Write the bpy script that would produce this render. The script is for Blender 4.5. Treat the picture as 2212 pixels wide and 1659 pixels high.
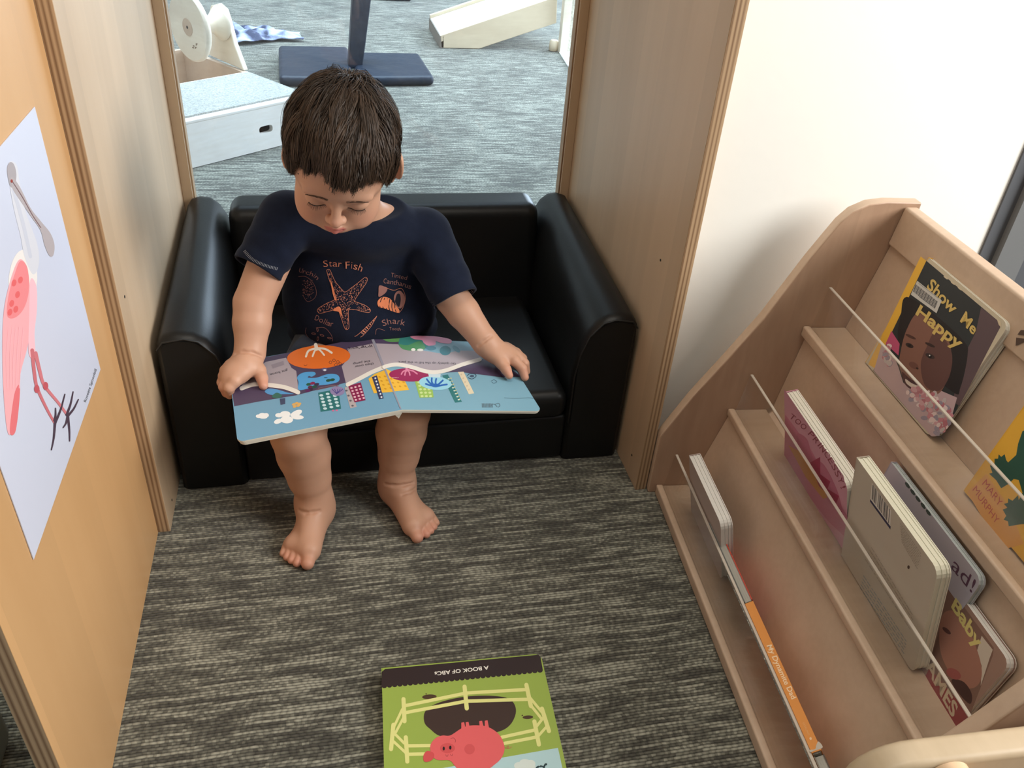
import bpy, bmesh, math, random
import numpy as np
from mathutils import Vector, Matrix
from mathutils.bvhtree import BVHTree

# ------------------------------------------------------------------ camera, world, lights
SC = bpy.context.scene
for o in list(bpy.data.objects): bpy.data.objects.remove(o)
COL = SC.collection
F = 1795.0; PITCH = math.radians(34.3); ROLL = math.radians(4.9); YAW = math.radians(14.5); CAMH = 1.0
_h = Vector((math.sin(YAW), math.cos(YAW), 0)); _r = Vector((math.cos(YAW), -math.sin(YAW), 0)); _z = Vector((0, 0, 1))
BF = _h * math.cos(PITCH) - _z * math.sin(PITCH)
_u = _h * math.sin(PITCH) + _z * math.cos(PITCH)
BX = _r * math.cos(ROLL) + _u * math.sin(ROLL); BU = -_r * math.sin(ROLL) + _u * math.cos(ROLL)
CP = Vector((0, 0, CAMH))
cam_d = bpy.data.cameras.new('camera'); cam = bpy.data.objects.new('camera', cam_d); COL.objects.link(cam)
cam_d.sensor_width = 36.0; cam_d.lens = F / 2212 * 36.0; cam_d.clip_start = 0.02
cam.matrix_world = Matrix(((BX.x, BU.x, -BF.x, CP.x), (BX.y, BU.y, -BF.y, CP.y), (BX.z, BU.z, -BF.z, CP.z), (0, 0, 0, 1)))
SC.camera = cam
vs = SC.view_settings
vs.view_transform = 'Standard'; vs.look = 'None'; vs.gamma = 1; vs.use_curve_mapping = False; vs.exposure = 0.0
W = bpy.data.worlds.new('world'); SC.world = W; W.use_nodes = True
W.node_tree.nodes['Background'].inputs[0].default_value = (0.80, 0.88, 1.0, 1)
W.node_tree.nodes['Background'].inputs[1].default_value = 0.11

def area(name, loc, target, size, power, col, size_y=None):
    l = bpy.data.lights.new(name, 'AREA'); l.energy = power; l.color = col; l.size = size
    if size_y: l.shape = 'RECTANGLE'; l.size_y = size_y
    o = bpy.data.objects.new(name, l); COL.objects.link(o); o.location = loc
    d = Vector(target) - Vector(loc); o.rotation_euler = d.to_track_quat('-Z', 'Y').to_euler(); return o
# daylight through the tall window on the right of the reading corner
area('window_daylight', (2.35, -0.10, 1.66), (0.1, 0.9, 0.50), 1.3, 94, (1.0, 0.98, 0.94), 1.2)
# daylight through the glass front of the play area
area('play_area_window', (2.85, 4.7, 1.25), (0.0, 4.2, 0.4), 4.6, 340, (0.76, 0.88, 1.0), 2.2)
area('play_area_carpet_fill', (0.3, 4.3, 2.55), (0.3, 4.3, 0.0), 3.4, 120, (0.68, 0.85, 1.0), 3.6).data.spread = math.radians(75)  # unseen overhead lamp added to brighten the back carpet
# ceiling lamp of the reading corner
area('ceiling_lamp', (0.3, 0.55, 2.45), (0.15, 0.9, 0), 1.2, 13, (1.0, 0.93, 0.82), 0.6)

# ------------------------------------------------------------------ helpers
def ray(px, py): return BX * ((px - 1106) / F) - BU * ((py - 829.5) / F) + BF
def onplane(px, py, p, n):
    d = ray(px, py); n = Vector(n); return CP + d * (n.dot(Vector(p) - CP) / n.dot(d))
def onz(px, py, z): return onplane(px, py, (0, 0, z), (0, 0, 1))
def ony(px, py, y): return onplane(px, py, (0, y, 0), (0, 1, 0))
def onx(px, py, x): return onplane(px, py, (x, 0, 0), (1, 0, 0))
def V(*a): return Vector(a)

def mat(name, col, rough=0.6, spec=0.5, metal=0.0, coat=0.0, bump=None, vary=None, sheen=0.0, sss=0.0, attr=None):
    m = bpy.data.materials.new(name); m.use_nodes = True; nt = m.node_tree; b = nt.nodes['Principled BSDF']
    b.inputs['Base Color'].default_value = (*col, 1); b.inputs['Roughness'].default_value = rough
    b.inputs['Specular IOR Level'].default_value = spec; b.inputs['Metallic'].default_value = metal
    b.inputs['Coat Weight'].default_value = coat; b.inputs['Sheen Weight'].default_value = sheen
    if sss:
        b.inputs['Subsurface Weight'].default_value = sss; b.inputs['Subsurface Radius'].default_value = (0.010, 0.004, 0.002); b.inputs['Subsurface Scale'].default_value = 0.6
    tc = nt.nodes.new('ShaderNodeTexCoord')
    src = None
    if attr:
        a = nt.nodes.new('ShaderNodeAttribute'); a.attribute_name = attr; src = a.outputs['Color']
    if vary:   # (scale xyz, amount, detail)
        sc, amt, det = vary
        mp = nt.nodes.new('ShaderNodeMapping'); mp.inputs['Scale'].default_value = sc
        nz = nt.nodes.new('ShaderNodeTexNoise'); nz.inputs['Scale'].default_value = 1.0; nz.inputs['Detail'].default_value = det
        nt.links.new(tc.outputs['Object'], mp.inputs[0]); nt.links.new(mp.outputs[0], nz.inputs['Vector'])
        rp = nt.nodes.new('ShaderNodeMapRange'); rp.inputs[1].default_value = 0.3; rp.inputs[2].default_value = 0.7
        rp.inputs[3].default_value = 1 - amt; rp.inputs[4].default_value = 1 + amt
        nt.links.new(nz.outputs[0], rp.inputs[0])
        mx = nt.nodes.new('ShaderNodeVectorMath'); mx.operation = 'SCALE'
        if src: nt.links.new(src, mx.inputs[0])
        else: mx.inputs[0].default_value = col
        nt.links.new(rp.outputs[0], mx.inputs['Scale']); src = mx.outputs[0]
    if src: nt.links.new(src, b.inputs['Base Color'])
    if bump:   # (scale xyz, strength, distance)
        sc, st, ds = bump
        mp = nt.nodes.new('ShaderNodeMapping'); mp.inputs['Scale'].default_value = sc
        nz = nt.nodes.new('ShaderNodeTexNoise'); nz.inputs['Scale'].default_value = 1.0; nz.inputs['Detail'].default_value = 3
        bp = nt.nodes.new('ShaderNodeBump'); bp.inputs['Strength'].default_value = st; bp.inputs['Distance'].default_value = ds
        nt.links.new(tc.outputs['Object'], mp.inputs[0]); nt.links.new(mp.outputs[0], nz.inputs['Vector'])
        nt.links.new(nz.outputs[0], bp.inputs['Height']); nt.links.new(bp.outputs[0], b.inputs['Normal'])
    return m

_flat = {}
def C(r, g, b, rough=0.45):
    """flat printed ink, sRGB 0-255"""
    k = (r, g, b, rough)
    if k not in _flat:
        f = lambda c: ((c / 255 + 0.055) / 1.055) ** 2.4 if c > 10 else c / 255 / 12.92
        _flat[k] = mat('ink_%02x%02x%02x' % (r, g, b), (f(r), f(g), f(b)), rough, 0.35)
    return _flat[k]

def wood(name, c1, c2, axis=(3, 3, 0.6), rough=0.42, streak=18, coat=0.12, bands=None):
    m = bpy.data.materials.new(name); m.use_nodes = True; nt = m.node_tree; b = nt.nodes['Principled BSDF']
    b.inputs['Roughness'].default_value = rough; b.inputs['Coat Weight'].default_value = coat; b.inputs['Coat Roughness'].default_value = 0.3
    tc = nt.nodes.new('ShaderNodeTexCoord')
    mp = nt.nodes.new('ShaderNodeMapping'); mp.inputs['Scale'].default_value = axis
    nt.links.new(tc.outputs['Object'], mp.inputs[0])
    n1 = nt.nodes.new('ShaderNodeTexNoise'); n1.inputs['Scale'].default_value = 2.2; n1.inputs['Detail'].default_value = 4
    n2 = nt.nodes.new('ShaderNodeTexNoise'); n2.inputs['Scale'].default_value = streak; n2.inputs['Detail'].default_value = 3
    for n in (n1, n2): nt.links.new(mp.outputs[0], n.inputs['Vector'])
    mx = nt.nodes.new('ShaderNodeMix'); mx.data_type = 'FLOAT'; mx.inputs[0].default_value = 0.3
    nt.links.new(n1.outputs[0], mx.inputs[2]); nt.links.new(n2.outputs[0], mx.inputs[3])
    rp = nt.nodes.new('ShaderNodeValToRGB'); rp.color_ramp.elements[0].position = 0.32; rp.color_ramp.elements[1].position = 0.68
    rp.color_ramp.elements[0].color = (*c1, 1); rp.color_ramp.elements[1].color = (*c2, 1)
    nt.links.new(mx.outputs[0], rp.inputs[0]); out = rp.outputs[0]
    if bands:   # glued staves: axis index, width
        ax, wd = bands
        sp = nt.nodes.new('ShaderNodeSeparateXYZ'); nt.links.new(tc.outputs['Object'], sp.inputs[0])
        dv = nt.nodes.new('ShaderNodeMath'); dv.operation = 'DIVIDE'; dv.inputs[1].default_value = wd; nt.links.new(sp.outputs[ax], dv.inputs[0])
        fl = nt.nodes.new('ShaderNodeMath'); fl.operation = 'FLOOR'; nt.links.new(dv.outputs[0], fl.inputs[0])
        wn = nt.nodes.new('ShaderNodeTexWhiteNoise'); wn.noise_dimensions = '1D'; nt.links.new(fl.outputs[0], wn.inputs['W'])
        mr = nt.nodes.new('ShaderNodeMapRange'); mr.inputs[3].default_value = 0.93; mr.inputs[4].default_value = 1.04; nt.links.new(wn.outputs[0], mr.inputs[0])
        sc = nt.nodes.new('ShaderNodeVectorMath'); sc.operation = 'SCALE'; nt.links.new(out, sc.inputs[0]); nt.links.new(mr.outputs[0], sc.inputs['Scale']); out = sc.outputs[0]
    nt.links.new(out, b.inputs['Base Color'])
    return m

def ply(name, axis, pitch=0.0032):
    """layered plywood edge, layers stacked along object axis 0/1/2"""
    m = bpy.data.materials.new(name); m.use_nodes = True; nt = m.node_tree; b = nt.nodes['Principled BSDF']; b.inputs['Roughness'].default_value = 0.5
    tc = nt.nodes.new('ShaderNodeTexCoord'); sp = nt.nodes.new('ShaderNodeSeparateXYZ'); nt.links.new(tc.outputs['Object'], sp.inputs[0])
    mp = nt.nodes.new('ShaderNodeMapping'); s = [60, 60, 6]; s[axis] = 300; mp.inputs['Scale'].default_value = s
    nz = nt.nodes.new('ShaderNodeTexNoise'); nz.inputs['Scale'].default_value = 1; nt.links.new(tc.outputs['Object'], mp.inputs[0]); nt.links.new(mp.outputs[0], nz.inputs['Vector'])
    dv = nt.nodes.new('ShaderNodeMath'); dv.operation = 'DIVIDE'; dv.inputs[1].default_value = pitch; nt.links.new(sp.outputs[axis], dv.inputs[0])
    fr = nt.nodes.new('ShaderNodeMath'); fr.operation = 'PINGPONG'; fr.inputs[1].default_value = 1; nt.links.new(dv.outputs[0], fr.inputs[0])
    ad = nt.nodes.new('ShaderNodeMath'); ad.operation = 'MULTIPLY_ADD'; ad.inputs[1].default_value = 0.7; nt.links.new(fr.outputs[0], ad.inputs[0])
    m2 = nt.nodes.new('ShaderNodeMath'); m2.operation = 'MULTIPLY'; m2.inputs[1].default_value = 0.5; nt.links.new(nz.outputs[0], m2.inputs[0]); nt.links.new(m2.outputs[0], ad.inputs[2])
    rp = nt.nodes.new('ShaderNodeValToRGB'); e = rp.color_ramp.elements; e[0].position = 0.25; e[1].position = 0.8
    e[0].color = (0.20, 0.11, 0.055, 1); e[1].color = (0.46, 0.31, 0.18, 1)
    nt.links.new(ad.outputs[0], rp.inputs[0]); nt.links.new(rp.outputs[0], b.inputs['Base Color']); return m

def carpet_mat(name):
    m = bpy.data.materials.new(name); m.use_nodes = True; nt = m.node_tree; b = nt.nodes['Principled BSDF']
    b.inputs['Roughness'].default_value = 0.95; b.inputs['Specular IOR Level'].default_value = 0.15; b.inputs['Sheen Weight'].default_value = 0.2
    L = nt.links.new; N = nt.nodes.new
    tc = N('ShaderNodeTexCoord')
    # wander of the yarn rows
    wz = N('ShaderNodeTexNoise'); wz.inputs['Scale'].default_value = 14; L(tc.outputs['Object'], wz.inputs['Vector'])
    ws = N('ShaderNodeVectorMath'); ws.operation = 'SCALE'; ws.inputs['Scale'].default_value = 0.006; L(wz.outputs['Color'], ws.inputs[0])
    wa = N('ShaderNodeVectorMath'); wa.operation = 'ADD'; L(tc.outputs['Object'], wa.inputs[0]); L(ws.outputs[0], wa.inputs[1])
    def noise(scale, detail, rough=0.5):
        mp = N('ShaderNodeMapping'); mp.inputs['Scale'].default_value = scale; L(wa.outputs[0], mp.inputs[0])
        n = N('ShaderNodeTexNoise'); n.inputs['Scale'].default_value = 1; n.inputs['Detail'].default_value = detail; n.inputs['Roughness'].default_value = rough
        L(mp.outputs[0], n.inputs['Vector']); return n.outputs[0]
    def mth(op, a, bb, c=None):
        n = N('ShaderNodeMath'); n.operation = op
        for i, v in enumerate((a, bb, c)):
            if v is None: continue
            if isinstance(v, (int, float)): n.inputs[i].default_value = v
            else: L(v, n.inputs[i])
        return n.outputs[0]
    sp = N('ShaderNodeSeparateXYZ'); L(wa.outputs[0], sp.inputs[0])
    ROW = 0.0044
    yr = mth('DIVIDE', sp.outputs[1], ROW); row = mth('FLOOR', yr, None); fy = mth('FRACT', yr, None)
    def rnd(a, mul):
        w = N('ShaderNodeTexWhiteNoise'); w.noise_dimensions = '1D'; L(mth('MULTIPLY', a, mul), w.inputs['W']); return w.outputs['Value']
    def rownoise(sx, amp):      # changes slowly along a row, jumps from row to row
        c = N('ShaderNodeCombineXYZ'); L(mth('MULTIPLY', sp.outputs[0], sx), c.inputs[0]); L(mth('MULTIPLY', row, amp), c.inputs[1])
        n = N('ShaderNodeTexNoise'); n.inputs['Scale'].default_value = 1; n.inputs['Detail'].default_value = 2; L(c.outputs[0], n.inputs['Vector']); return n.outputs[0]
    seg = rownoise(16, 5.37); broad = rownoise(7, 0.45); patch = noise((4, 5, 1), 1.0)
    xs = mth('ADD', mth('MULTIPLY_ADD', noise((26, 40, 1), 1.0), 3.0, mth('DIVIDE', sp.outputs[0], 0.0050)), mth('MULTIPLY', rnd(row, 3.7), 9.0))
    fx = mth('PINGPONG', xs, 1.0); loop = rnd(mth('ADD', mth('FLOOR', xs, None), mth('MULTIPLY', row, 31.7)), 1.31)
    s = mth('MULTIPLY_ADD', seg, 0.85, mth('MULTIPLY', broad, 0.75)); s = mth('MULTIPLY_ADD', patch, 0.25, s); s = mth('MULTIPLY', mth('MULTIPLY_ADD', loop, 0.16, s), 0.80)
    rp = N('ShaderNodeValToRGB'); e = rp.color_ramp.elements
    e[0].position = 0.68; e[0].color = (0.054, 0.051, 0.041, 1); e[1].position = 0.93; e[1].color = (0.255, 0.250, 0.200, 1)
    k = rp.color_ramp.elements.new(0.80); k.color = (0.108, 0.105, 0.083, 1)
    L(s, rp.inputs[0])
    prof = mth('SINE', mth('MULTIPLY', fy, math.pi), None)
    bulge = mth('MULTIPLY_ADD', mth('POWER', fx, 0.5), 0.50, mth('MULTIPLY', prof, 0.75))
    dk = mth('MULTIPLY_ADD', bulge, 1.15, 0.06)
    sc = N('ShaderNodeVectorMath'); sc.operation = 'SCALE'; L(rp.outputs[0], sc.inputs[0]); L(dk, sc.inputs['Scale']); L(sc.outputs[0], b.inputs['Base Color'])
    hgt = mth('MULTIPLY_ADD', s, 0.6, bulge)
    bp = N('ShaderNodeBump'); bp.inputs['Strength'].default_value = 0.8; bp.inputs['Distance'].default_value = 0.0016; L(hgt, bp.inputs['Height']); L(bp.outputs[0], b.inputs['Normal'])
    return m

def pane_mat(name, tint=(0.93, 0.97, 1.0), refl=0.06, smudge=0.04):
    m = bpy.data.materials.new(name); m.use_nodes = True; nt = m.node_tree; nt.nodes.remove(nt.nodes['Principled BSDF'])
    N = nt.nodes.new; L = nt.links.new; out = nt.nodes['Material Output']
    t = N('ShaderNodeBsdfTransparent'); t.inputs[0].default_value = (*tint, 1)
    g = N('ShaderNodeBsdfGlossy'); g.inputs['Roughness'].default_value = 0.03; g.inputs[0].default_value = (1, 1, 1, 1)
    d = N('ShaderNodeBsdfDiffuse'); d.inputs[0].default_value = (0.8, 0.85, 0.95, 1)
    lw = N('ShaderNodeLayerWeight'); lw.inputs[0].default_value = 0.5
    pw = N('ShaderNodeMath'); pw.operation = 'POWER'; pw.inputs[1].default_value = 5; L(lw.outputs['Facing'], pw.inputs[0])
    mm = N('ShaderNodeMath'); mm.operation = 'MULTIPLY_ADD'; mm.inputs[1].default_value = 0.8; mm.inputs[2].default_value = refl * 0.6; L(pw.outputs[0], mm.inputs[0])
    m1 = N('ShaderNodeMixShader'); L(mm.outputs[0], m1.inputs[0]); L(t.outputs[0], m1.inputs[1]); L(g.outputs[0], m1.inputs[2])
    nz = N('ShaderNodeTexNoise'); nz.inputs['Scale'].default_value = 9; nz.inputs['Detail'].default_value = 5; tc = N('ShaderNodeTexCoord'); L(tc.outputs['Object'], nz.inputs['Vector'])
    mr = N('ShaderNodeMapRange'); mr.inputs[1].default_value = 0.45; mr.inputs[2].default_value = 0.75; mr.inputs[3].default_value = smudge * 0.3; mr.inputs[4].default_value = smudge * 2.5; L(nz.outputs[0], mr.inputs[0])
    m2 = N('ShaderNodeMixShader'); L(mr.outputs[0], m2.inputs[0]); L(m1.outputs[0], m2.inputs[1]); L(d.outputs[0], m2.inputs[2]); L(m2.outputs[0], out.inputs[0])
    return m

def props(o, label=None, cat=None, group=None, kind=None):
    if label: o['label'] = label
    if cat: o['category'] = cat
    if group: o['group'] = group
    if kind: o['kind'] = kind
    return o
def thing(name, label, cat, loc=(0, 0, 0), group=None):
    o = bpy.data.objects.new(name, None); COL.objects.link(o); o.location = loc; o.empty_display_size = 0.05
    return props(o, label, cat, group)

class MB:
    """collects faces with materials, then links them as ONE mesh object"""
    def __init__(s): s.v = []; s.f = []; s.m = []; s.sm = []; s.mats = []
    def mi(s, m):
        if m not in s.mats: s.mats.append(m)
        return s.mats.index(m)
    def add(s, vs_, fs, m, smooth=False):
        k = len(s.v); s.v += [tuple(p) for p in vs_]; i = s.mi(m)
        for f in fs: s.f.append([k + a for a in f]); s.m.append(i); s.sm.append(smooth)
    def hexa(s, b4, t4, m, edge=None):
        """bottom 4 ccw, top 4 ccw"""
        fs = [(3, 2, 1, 0), (4, 5, 6, 7)] + [(i, (i + 1) % 4, 4 + (i + 1) % 4, 4 + i) for i in range(4)]
        s.add(list(b4) + list(t4), fs, m)
    def box(s, a, b, m):
        (x0, y0, z0), (x1, y1, z1) = a, b
        s.hexa([(x0, y0, z0), (x1, y0, z0), (x1, y1, z0), (x0, y1, z0)], [(x0, y0, z1), (x1, y0, z1), (x1, y1, z1), (x0, y1, z1)], m)
    def obox(s, o, a, b, c, m):
        o, a, b, c = map(Vector, (o, a, b, c)); s.hexa([o, o + a, o + a + b, o + b], [o + c, o + a + c, o + a + b + c, o + b + c], m)
    def prism(s, pts, ext, m, m_side=None, smooth=False):
        n = len(pts); pts = [Vector(p) for p in pts]; e = Vector(ext)
        s.add(pts, [list(range(n))[::-1]], m); s.add([p + e for p in pts], [list(range(n))], m)
        s.add(pts + [p + e for p in pts], [(i, (i + 1) % n, n + (i + 1) % n, n + i) for i in range(n)], m_side or m, smooth)
    def tube(s, pts, rad, m, n=10, cap=True):
        pts = [Vector(p) for p in pts]; k = len(pts)
        if not isinstance(rad, (list, tuple)): rad = [rad] * k
        vs_ = []; t0 = (pts[1] - pts[0]).normalized(); nrm = t0.orthogonal().normalized()
        for i, p in enumerate(pts):
            t = (pts[min(i + 1, k - 1)] - pts[max(i - 1, 0)]).normalized(); nrm = (nrm - t * nrm.dot(t)).normalized(); bn = t.cross(nrm)
            for j in range(n):
                a = 2 * math.pi * j / n; vs_.append(p + (nrm * math.cos(a) + bn * math.sin(a)) * rad[i])
        fs = [(i * n + j, i * n + (j + 1) % n, (i + 1) * n + (j + 1) % n, (i + 1) * n + j) for i in range(k - 1) for j in range(n)]
        s.add(vs_, fs, m, True)
        if cap: s.add(vs_[:n], [list(range(n))[::-1]], m); s.add(vs_[-n:], [list(range(n))], m)
    def lathe(s, o, ax, prof, m, n=40, m_cap=None):
        o = Vector(o); ax = Vector(ax).normalized(); a1 = ax.orthogonal().normalized(); a2 = ax.cross(a1); k = len(prof)
        vs_ = [o + ax * h + (a1 * math.cos(2 * math.pi * j / n) + a2 * math.sin(2 * math.pi * j / n)) * r for r, h in prof for j in range(n)]
        s.add(vs_, [(i * n + j, i * n + (j + 1) % n, (i + 1) * n + (j + 1) % n, (i + 1) * n + j) for i in range(k - 1) for j in range(n)], m, True)
        s.add(vs_[:n], [list(range(n))[::-1]], m_cap or m); s.add(vs_[-n:], [list(range(n))], m_cap or m)
    def build(s, name, parent=None, bevel=0, seg=2, subsurf=0, smooth=False):
        me = bpy.data.meshes.new(name); me.from_pydata(s.v, [], s.f)
        for m in s.mats: me.materials.append(m)
        me.polygons.foreach_set('material_index', s.m); me.polygons.foreach_set('use_smooth', [bool(a or smooth) for a in s.sm]); me.update()
        o = bpy.data.objects.new(name, me); COL.objects.link(o)
        if parent: o.parent = parent; o.matrix_parent_inverse = Matrix.Translation(-parent.location)
        if bevel:
            bm = bmesh.new(); bm.from_mesh(me); bmesh.ops.remove_doubles(bm, verts=bm.verts, dist=1e-6); bmesh.ops.recalc_face_normals(bm, faces=bm.faces); bm.to_mesh(me); bm.free()
            b = o.modifiers.new('bevel', 'BEVEL'); b.width = bevel; b.segments = seg; b.limit_method = 'ANGLE'; b.angle_limit = math.radians(40); b.harden_normals = False
            me.polygons.foreach_set('use_smooth', [True] * len(me.polygons))
            wn = o.modifiers.new('wn', 'WEIGHTED_NORMAL'); wn.keep_sharp = True
        else:
            bm = bmesh.new(); bm.from_mesh(me); bmesh.ops.recalc_face_normals(bm, faces=bm.faces) if smooth else None; bm.to_mesh(me); bm.free()
        if subsurf: ss = o.modifiers.new('ss', 'SUBSURF'); ss.levels = subsurf; ss.render_levels = subsurf
        return o

# ---- flat art drawn on a surface: every shape is a list of points, mapped by 'mp(px,py,level)' onto the thing's own surface
_lay = [0]
def plane_map(p, n, step=0.00005):
    p = Vector(p); n = Vector(n).normalized(); _lay[0] = 0
    return lambda x, y, k=1: onplane(x, y, p + n * (step * k + 6e-7 * _lay[0]), n)
class Art:
    def __init__(s, mb, mp, conv=None): s.mb = mb; s.mp = mp; s.cv = conv or (lambda x, y: (x, y))
    def poly(s, pts, m, k=1):
        _lay[0] += 1
        w = [s.mp(*s.cv(*p), k) for p in pts]; s.mb.add(w, [list(range(len(w)))], m)
    def ell(s, cx, cy, rx, ry, m, k=1, rot=0, n=36):
        c, q = math.cos(math.radians(rot)), math.sin(math.radians(rot))
        s.poly([(cx + rx * math.cos(t) * c - ry * math.sin(t) * q, cy + rx * math.cos(t) * q + ry * math.sin(t) * c) for t in [2 * math.pi * i / n for i in range(n)]], m, k)
    def spline(s, pts, n=8):
        out = []; P = [pts[0]] + list(pts) + [pts[-1]]
        for i in range(1, len(P) - 2):
            for j in range(n):
                t = j / n; a, b, c, d = P[i - 1], P[i], P[i + 1], P[i + 2]
                out.append(tuple(0.5 * ((2 * b[q]) + (-a[q] + c[q]) * t + (2 * a[q] - 5 * b[q] + 4 * c[q] - d[q]) * t * t + (-a[q] + 3 * b[q] - 3 * c[q] + d[q]) * t ** 3) for q in (0, 1)))
        return out + [tuple(pts[-1])]
    def blob(s, pts, m, k=1, n=6):
        P = list(pts); L_ = len(P); out = []
        for i in range(L_):
            a, b, c, d = P[i - 1], P[i], P[(i + 1) % L_], P[(i + 2) % L_]
            for j in range(n):
                t = j / n; out.append(tuple(0.5 * ((2 * b[q]) + (-a[q] + c[q]) * t + (2 * a[q] - 5 * b[q] + 4 * c[q] - d[q]) * t * t + (-a[q] + 3 * b[q] - 3 * c[q] + d[q]) * t ** 3) for q in (0, 1)))
        s.poly(out, m, k)
    def stroke(s, pts, w, m, k=1, curve=True, w2=None):
        P = s.spline(pts) if curve and len(pts) > 2 else [tuple(p) for p in pts]; n = len(P); w2 = w if w2 is None else w2
        A, B = [], []
        for i, p in enumerate(P):
            a, b = P[max(i - 1, 0)], P[min(i + 1, n - 1)]; dx, dy = b[0] - a[0], b[1] - a[1]; l = math.hypot(dx, dy) or 1
            ww = (w + (w2 - w) * i / (n - 1)) / 2; nx, ny = -dy / l * ww, dx / l * ww
            A.append((p[0] + nx, p[1] + ny)); B.append((p[0] - nx, p[1] - ny))
        dx, dy = P[-1][0] - P[-2][0], P[-1][1] - P[-2][1]; l = math.hypot(dx, dy) or 1
        _lay[0] += 1; w_ = [s.mp(*s.cv(*p), k) for p in A + B]
        s.mb.add(w_, [(i, i + 1, n + i + 1, n + i) for i in range(n - 1)], m)
        if w > 3:
            for q, ww in ((P[0], w), (P[-1], w2)): s.ell(q[0], q[1], ww / 2, ww / 2, m, k, 0, 12)
    def text(s, txt, A, B, upA, upB, m, k=2, bold=0.0, sub=False):
        cu = bpy.data.curves.new('t', 'FONT'); cu.body = txt; cu.offset = bold; cu.resolution_u = 3
        o = bpy.data.objects.new('t', cu); COL.objects.link(o)
        me = bpy.data.meshes.new_from_object(o.evaluated_get(bpy.context.evaluated_depsgraph_get()))
        bpy.data.objects.remove(o); bpy.data.curves.remove(cu)
        if not len(me.vertices): return
        xs = [v.co.x for v in me.vertices]; x0, x1 = min(xs), max(xs); H = 0.70
        vs_ = []
        for v in me.vertices:
            u = (v.co.x - x0) / (x1 - x0); h = v.co.y / H
            ux = upA[0] + (upB[0] - upA[0]) * u; uy = upA[1] + (upB[1] - upA[1]) * u
            vs_.append(s.mp(*s.cv(A[0] + (B[0] - A[0]) * u + ux * h, A[1] + (B[1] - A[1]) * u + uy * h), k))
        s.mb.add(vs_, [list(p.vertices) for p in me.polygons], m); bpy.data.meshes.remove(me)
    def arctext(s, txt, pts, h, m, k=2, bold=0.0):
        """letters one by one along a polyline of points, h = cap height"""
        P = s.spline(pts, 12); L_ = [0]
        for i in range(1, len(P)): L_.append(L_[-1] + math.dist(P[i], P[i - 1]))
        def at(t):
            t = max(0, min(L_[-1], t)); i = next((j for j in range(1, len(L_)) if L_[j] >= t), len(L_) - 1); r = (t - L_[i - 1]) / ((L_[i] - L_[i - 1]) or 1)
            return tuple(P[i - 1][q] + (P[i][q] - P[i - 1][q]) * r for q in (0, 1))
        wid = {'i': .35, 'l': .35, 't': .55, 'r': .6, 'I': .45, ' ': .5, 'm': 1.3, 'w': 1.2, 'W': 1.4, 'M': 1.3, 'S': .9, 'h': .85}
        tot = sum(wid.get(c, .9) for c in txt); u = 0
        for c in txt:
            w_ = wid.get(c, .9)
            if c != ' ':
                f0, f1 = (.32, .62) if c in 'iIl!' else (.06, .88); a = at((u + f0 * w_) / tot * L_[-1]); b = at((u + f1 * w_) / tot * L_[-1]); dx, dy = b[0] - a[0], b[1] - a[1]; l = math.hypot(dx, dy) or 1
                up = (dy / l * h, -dx / l * h); s.text(c, a, b, up, up, m, k, bold)
            u += w_

# ------------------------------------------------------------------ materials
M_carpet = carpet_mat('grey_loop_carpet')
M_panel = wood('birch_panel', (0.52, 0.37, 0.235), (0.60, 0.44, 0.29), (4, 4, 0.5), streak=9, bands=(1, 0.085))
M_panel2 = wood('birch_panel_front', (0.57, 0.325, 0.145), (0.63, 0.375, 0.175), (4, 4, 0.5), streak=9, bands=(1, 0.14))
M_plyx = ply('plywood_edge_x', 0)
M_plyl = ply('plywood_edge_light', 0, 0.0045)
M_maple = wood('maple', (0.47, 0.335, 0.235), (0.57, 0.42, 0.305), (0.9, 6, 6), rough=0.4)
M_mapleside = wood('maple_upright', (0.38, 0.235, 0.155), (0.50, 0.335, 0.225), (4, 4, 0.8), rough=0.4, bands=(0, 0.06))
M_white = wood('whitewashed_maple', (0.90, 0.83, 0.75), (0.97, 0.92, 0.86), (5, 5, 40))
M_light = wood('pale_maple', (0.66, 0.55, 0.42), (0.78, 0.68, 0.54), (1, 1, 5))
M_wall = mat('painted_wall', (0.86, 0.85, 0.80), 0.75, bump=((40, 40, 40), 0.12, 0.002))
M_ceil = mat('ceiling_paint', (0.85, 0.84, 0.80), 0.9)
M_grey = mat('grey_metal_paint', (0.155, 0.16, 0.165), 0.5, vary=((3, 3, 3), 0.05, 2))
M_greyd = mat('dark_grey_door', (0.095, 0.10, 0.112), 0.45)
M_black = mat('matte_black', (0.01, 0.01, 0.01), 0.8)  # near-black for the screw heads and the disc's centre dot
M_vinyl = mat('black_vinyl', (0.0085, 0.0085, 0.0085), 0.37, 0.26, bump=((260, 260, 260), 0.18, 0.0006))
M_seam = mat('vinyl_seam', (0.005, 0.005, 0.005), 0.5)
M_pane = pane_mat('window_acrylic')
M_fence = pane_mat('clear_acrylic', (0.955, 0.95, 0.935), 0.05, 0.03)
M_acedge = mat('acrylic_edge', (0.62, 0.55, 0.47), 0.25, 0.6)
M_board = mat('page_board', (0.74, 0.70, 0.60), 0.6)
M_boardw = mat('white_page_board', (0.74, 0.71, 0.66), 0.6)
M_paper = mat('paper_pages', (0.42, 0.40, 0.35), 0.7)
M_navy = mat('navy_vinyl', (0.012, 0.018, 0.032), 0.5, 0.35, bump=((9, 9, 9), 0.5, 0.02))

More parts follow.
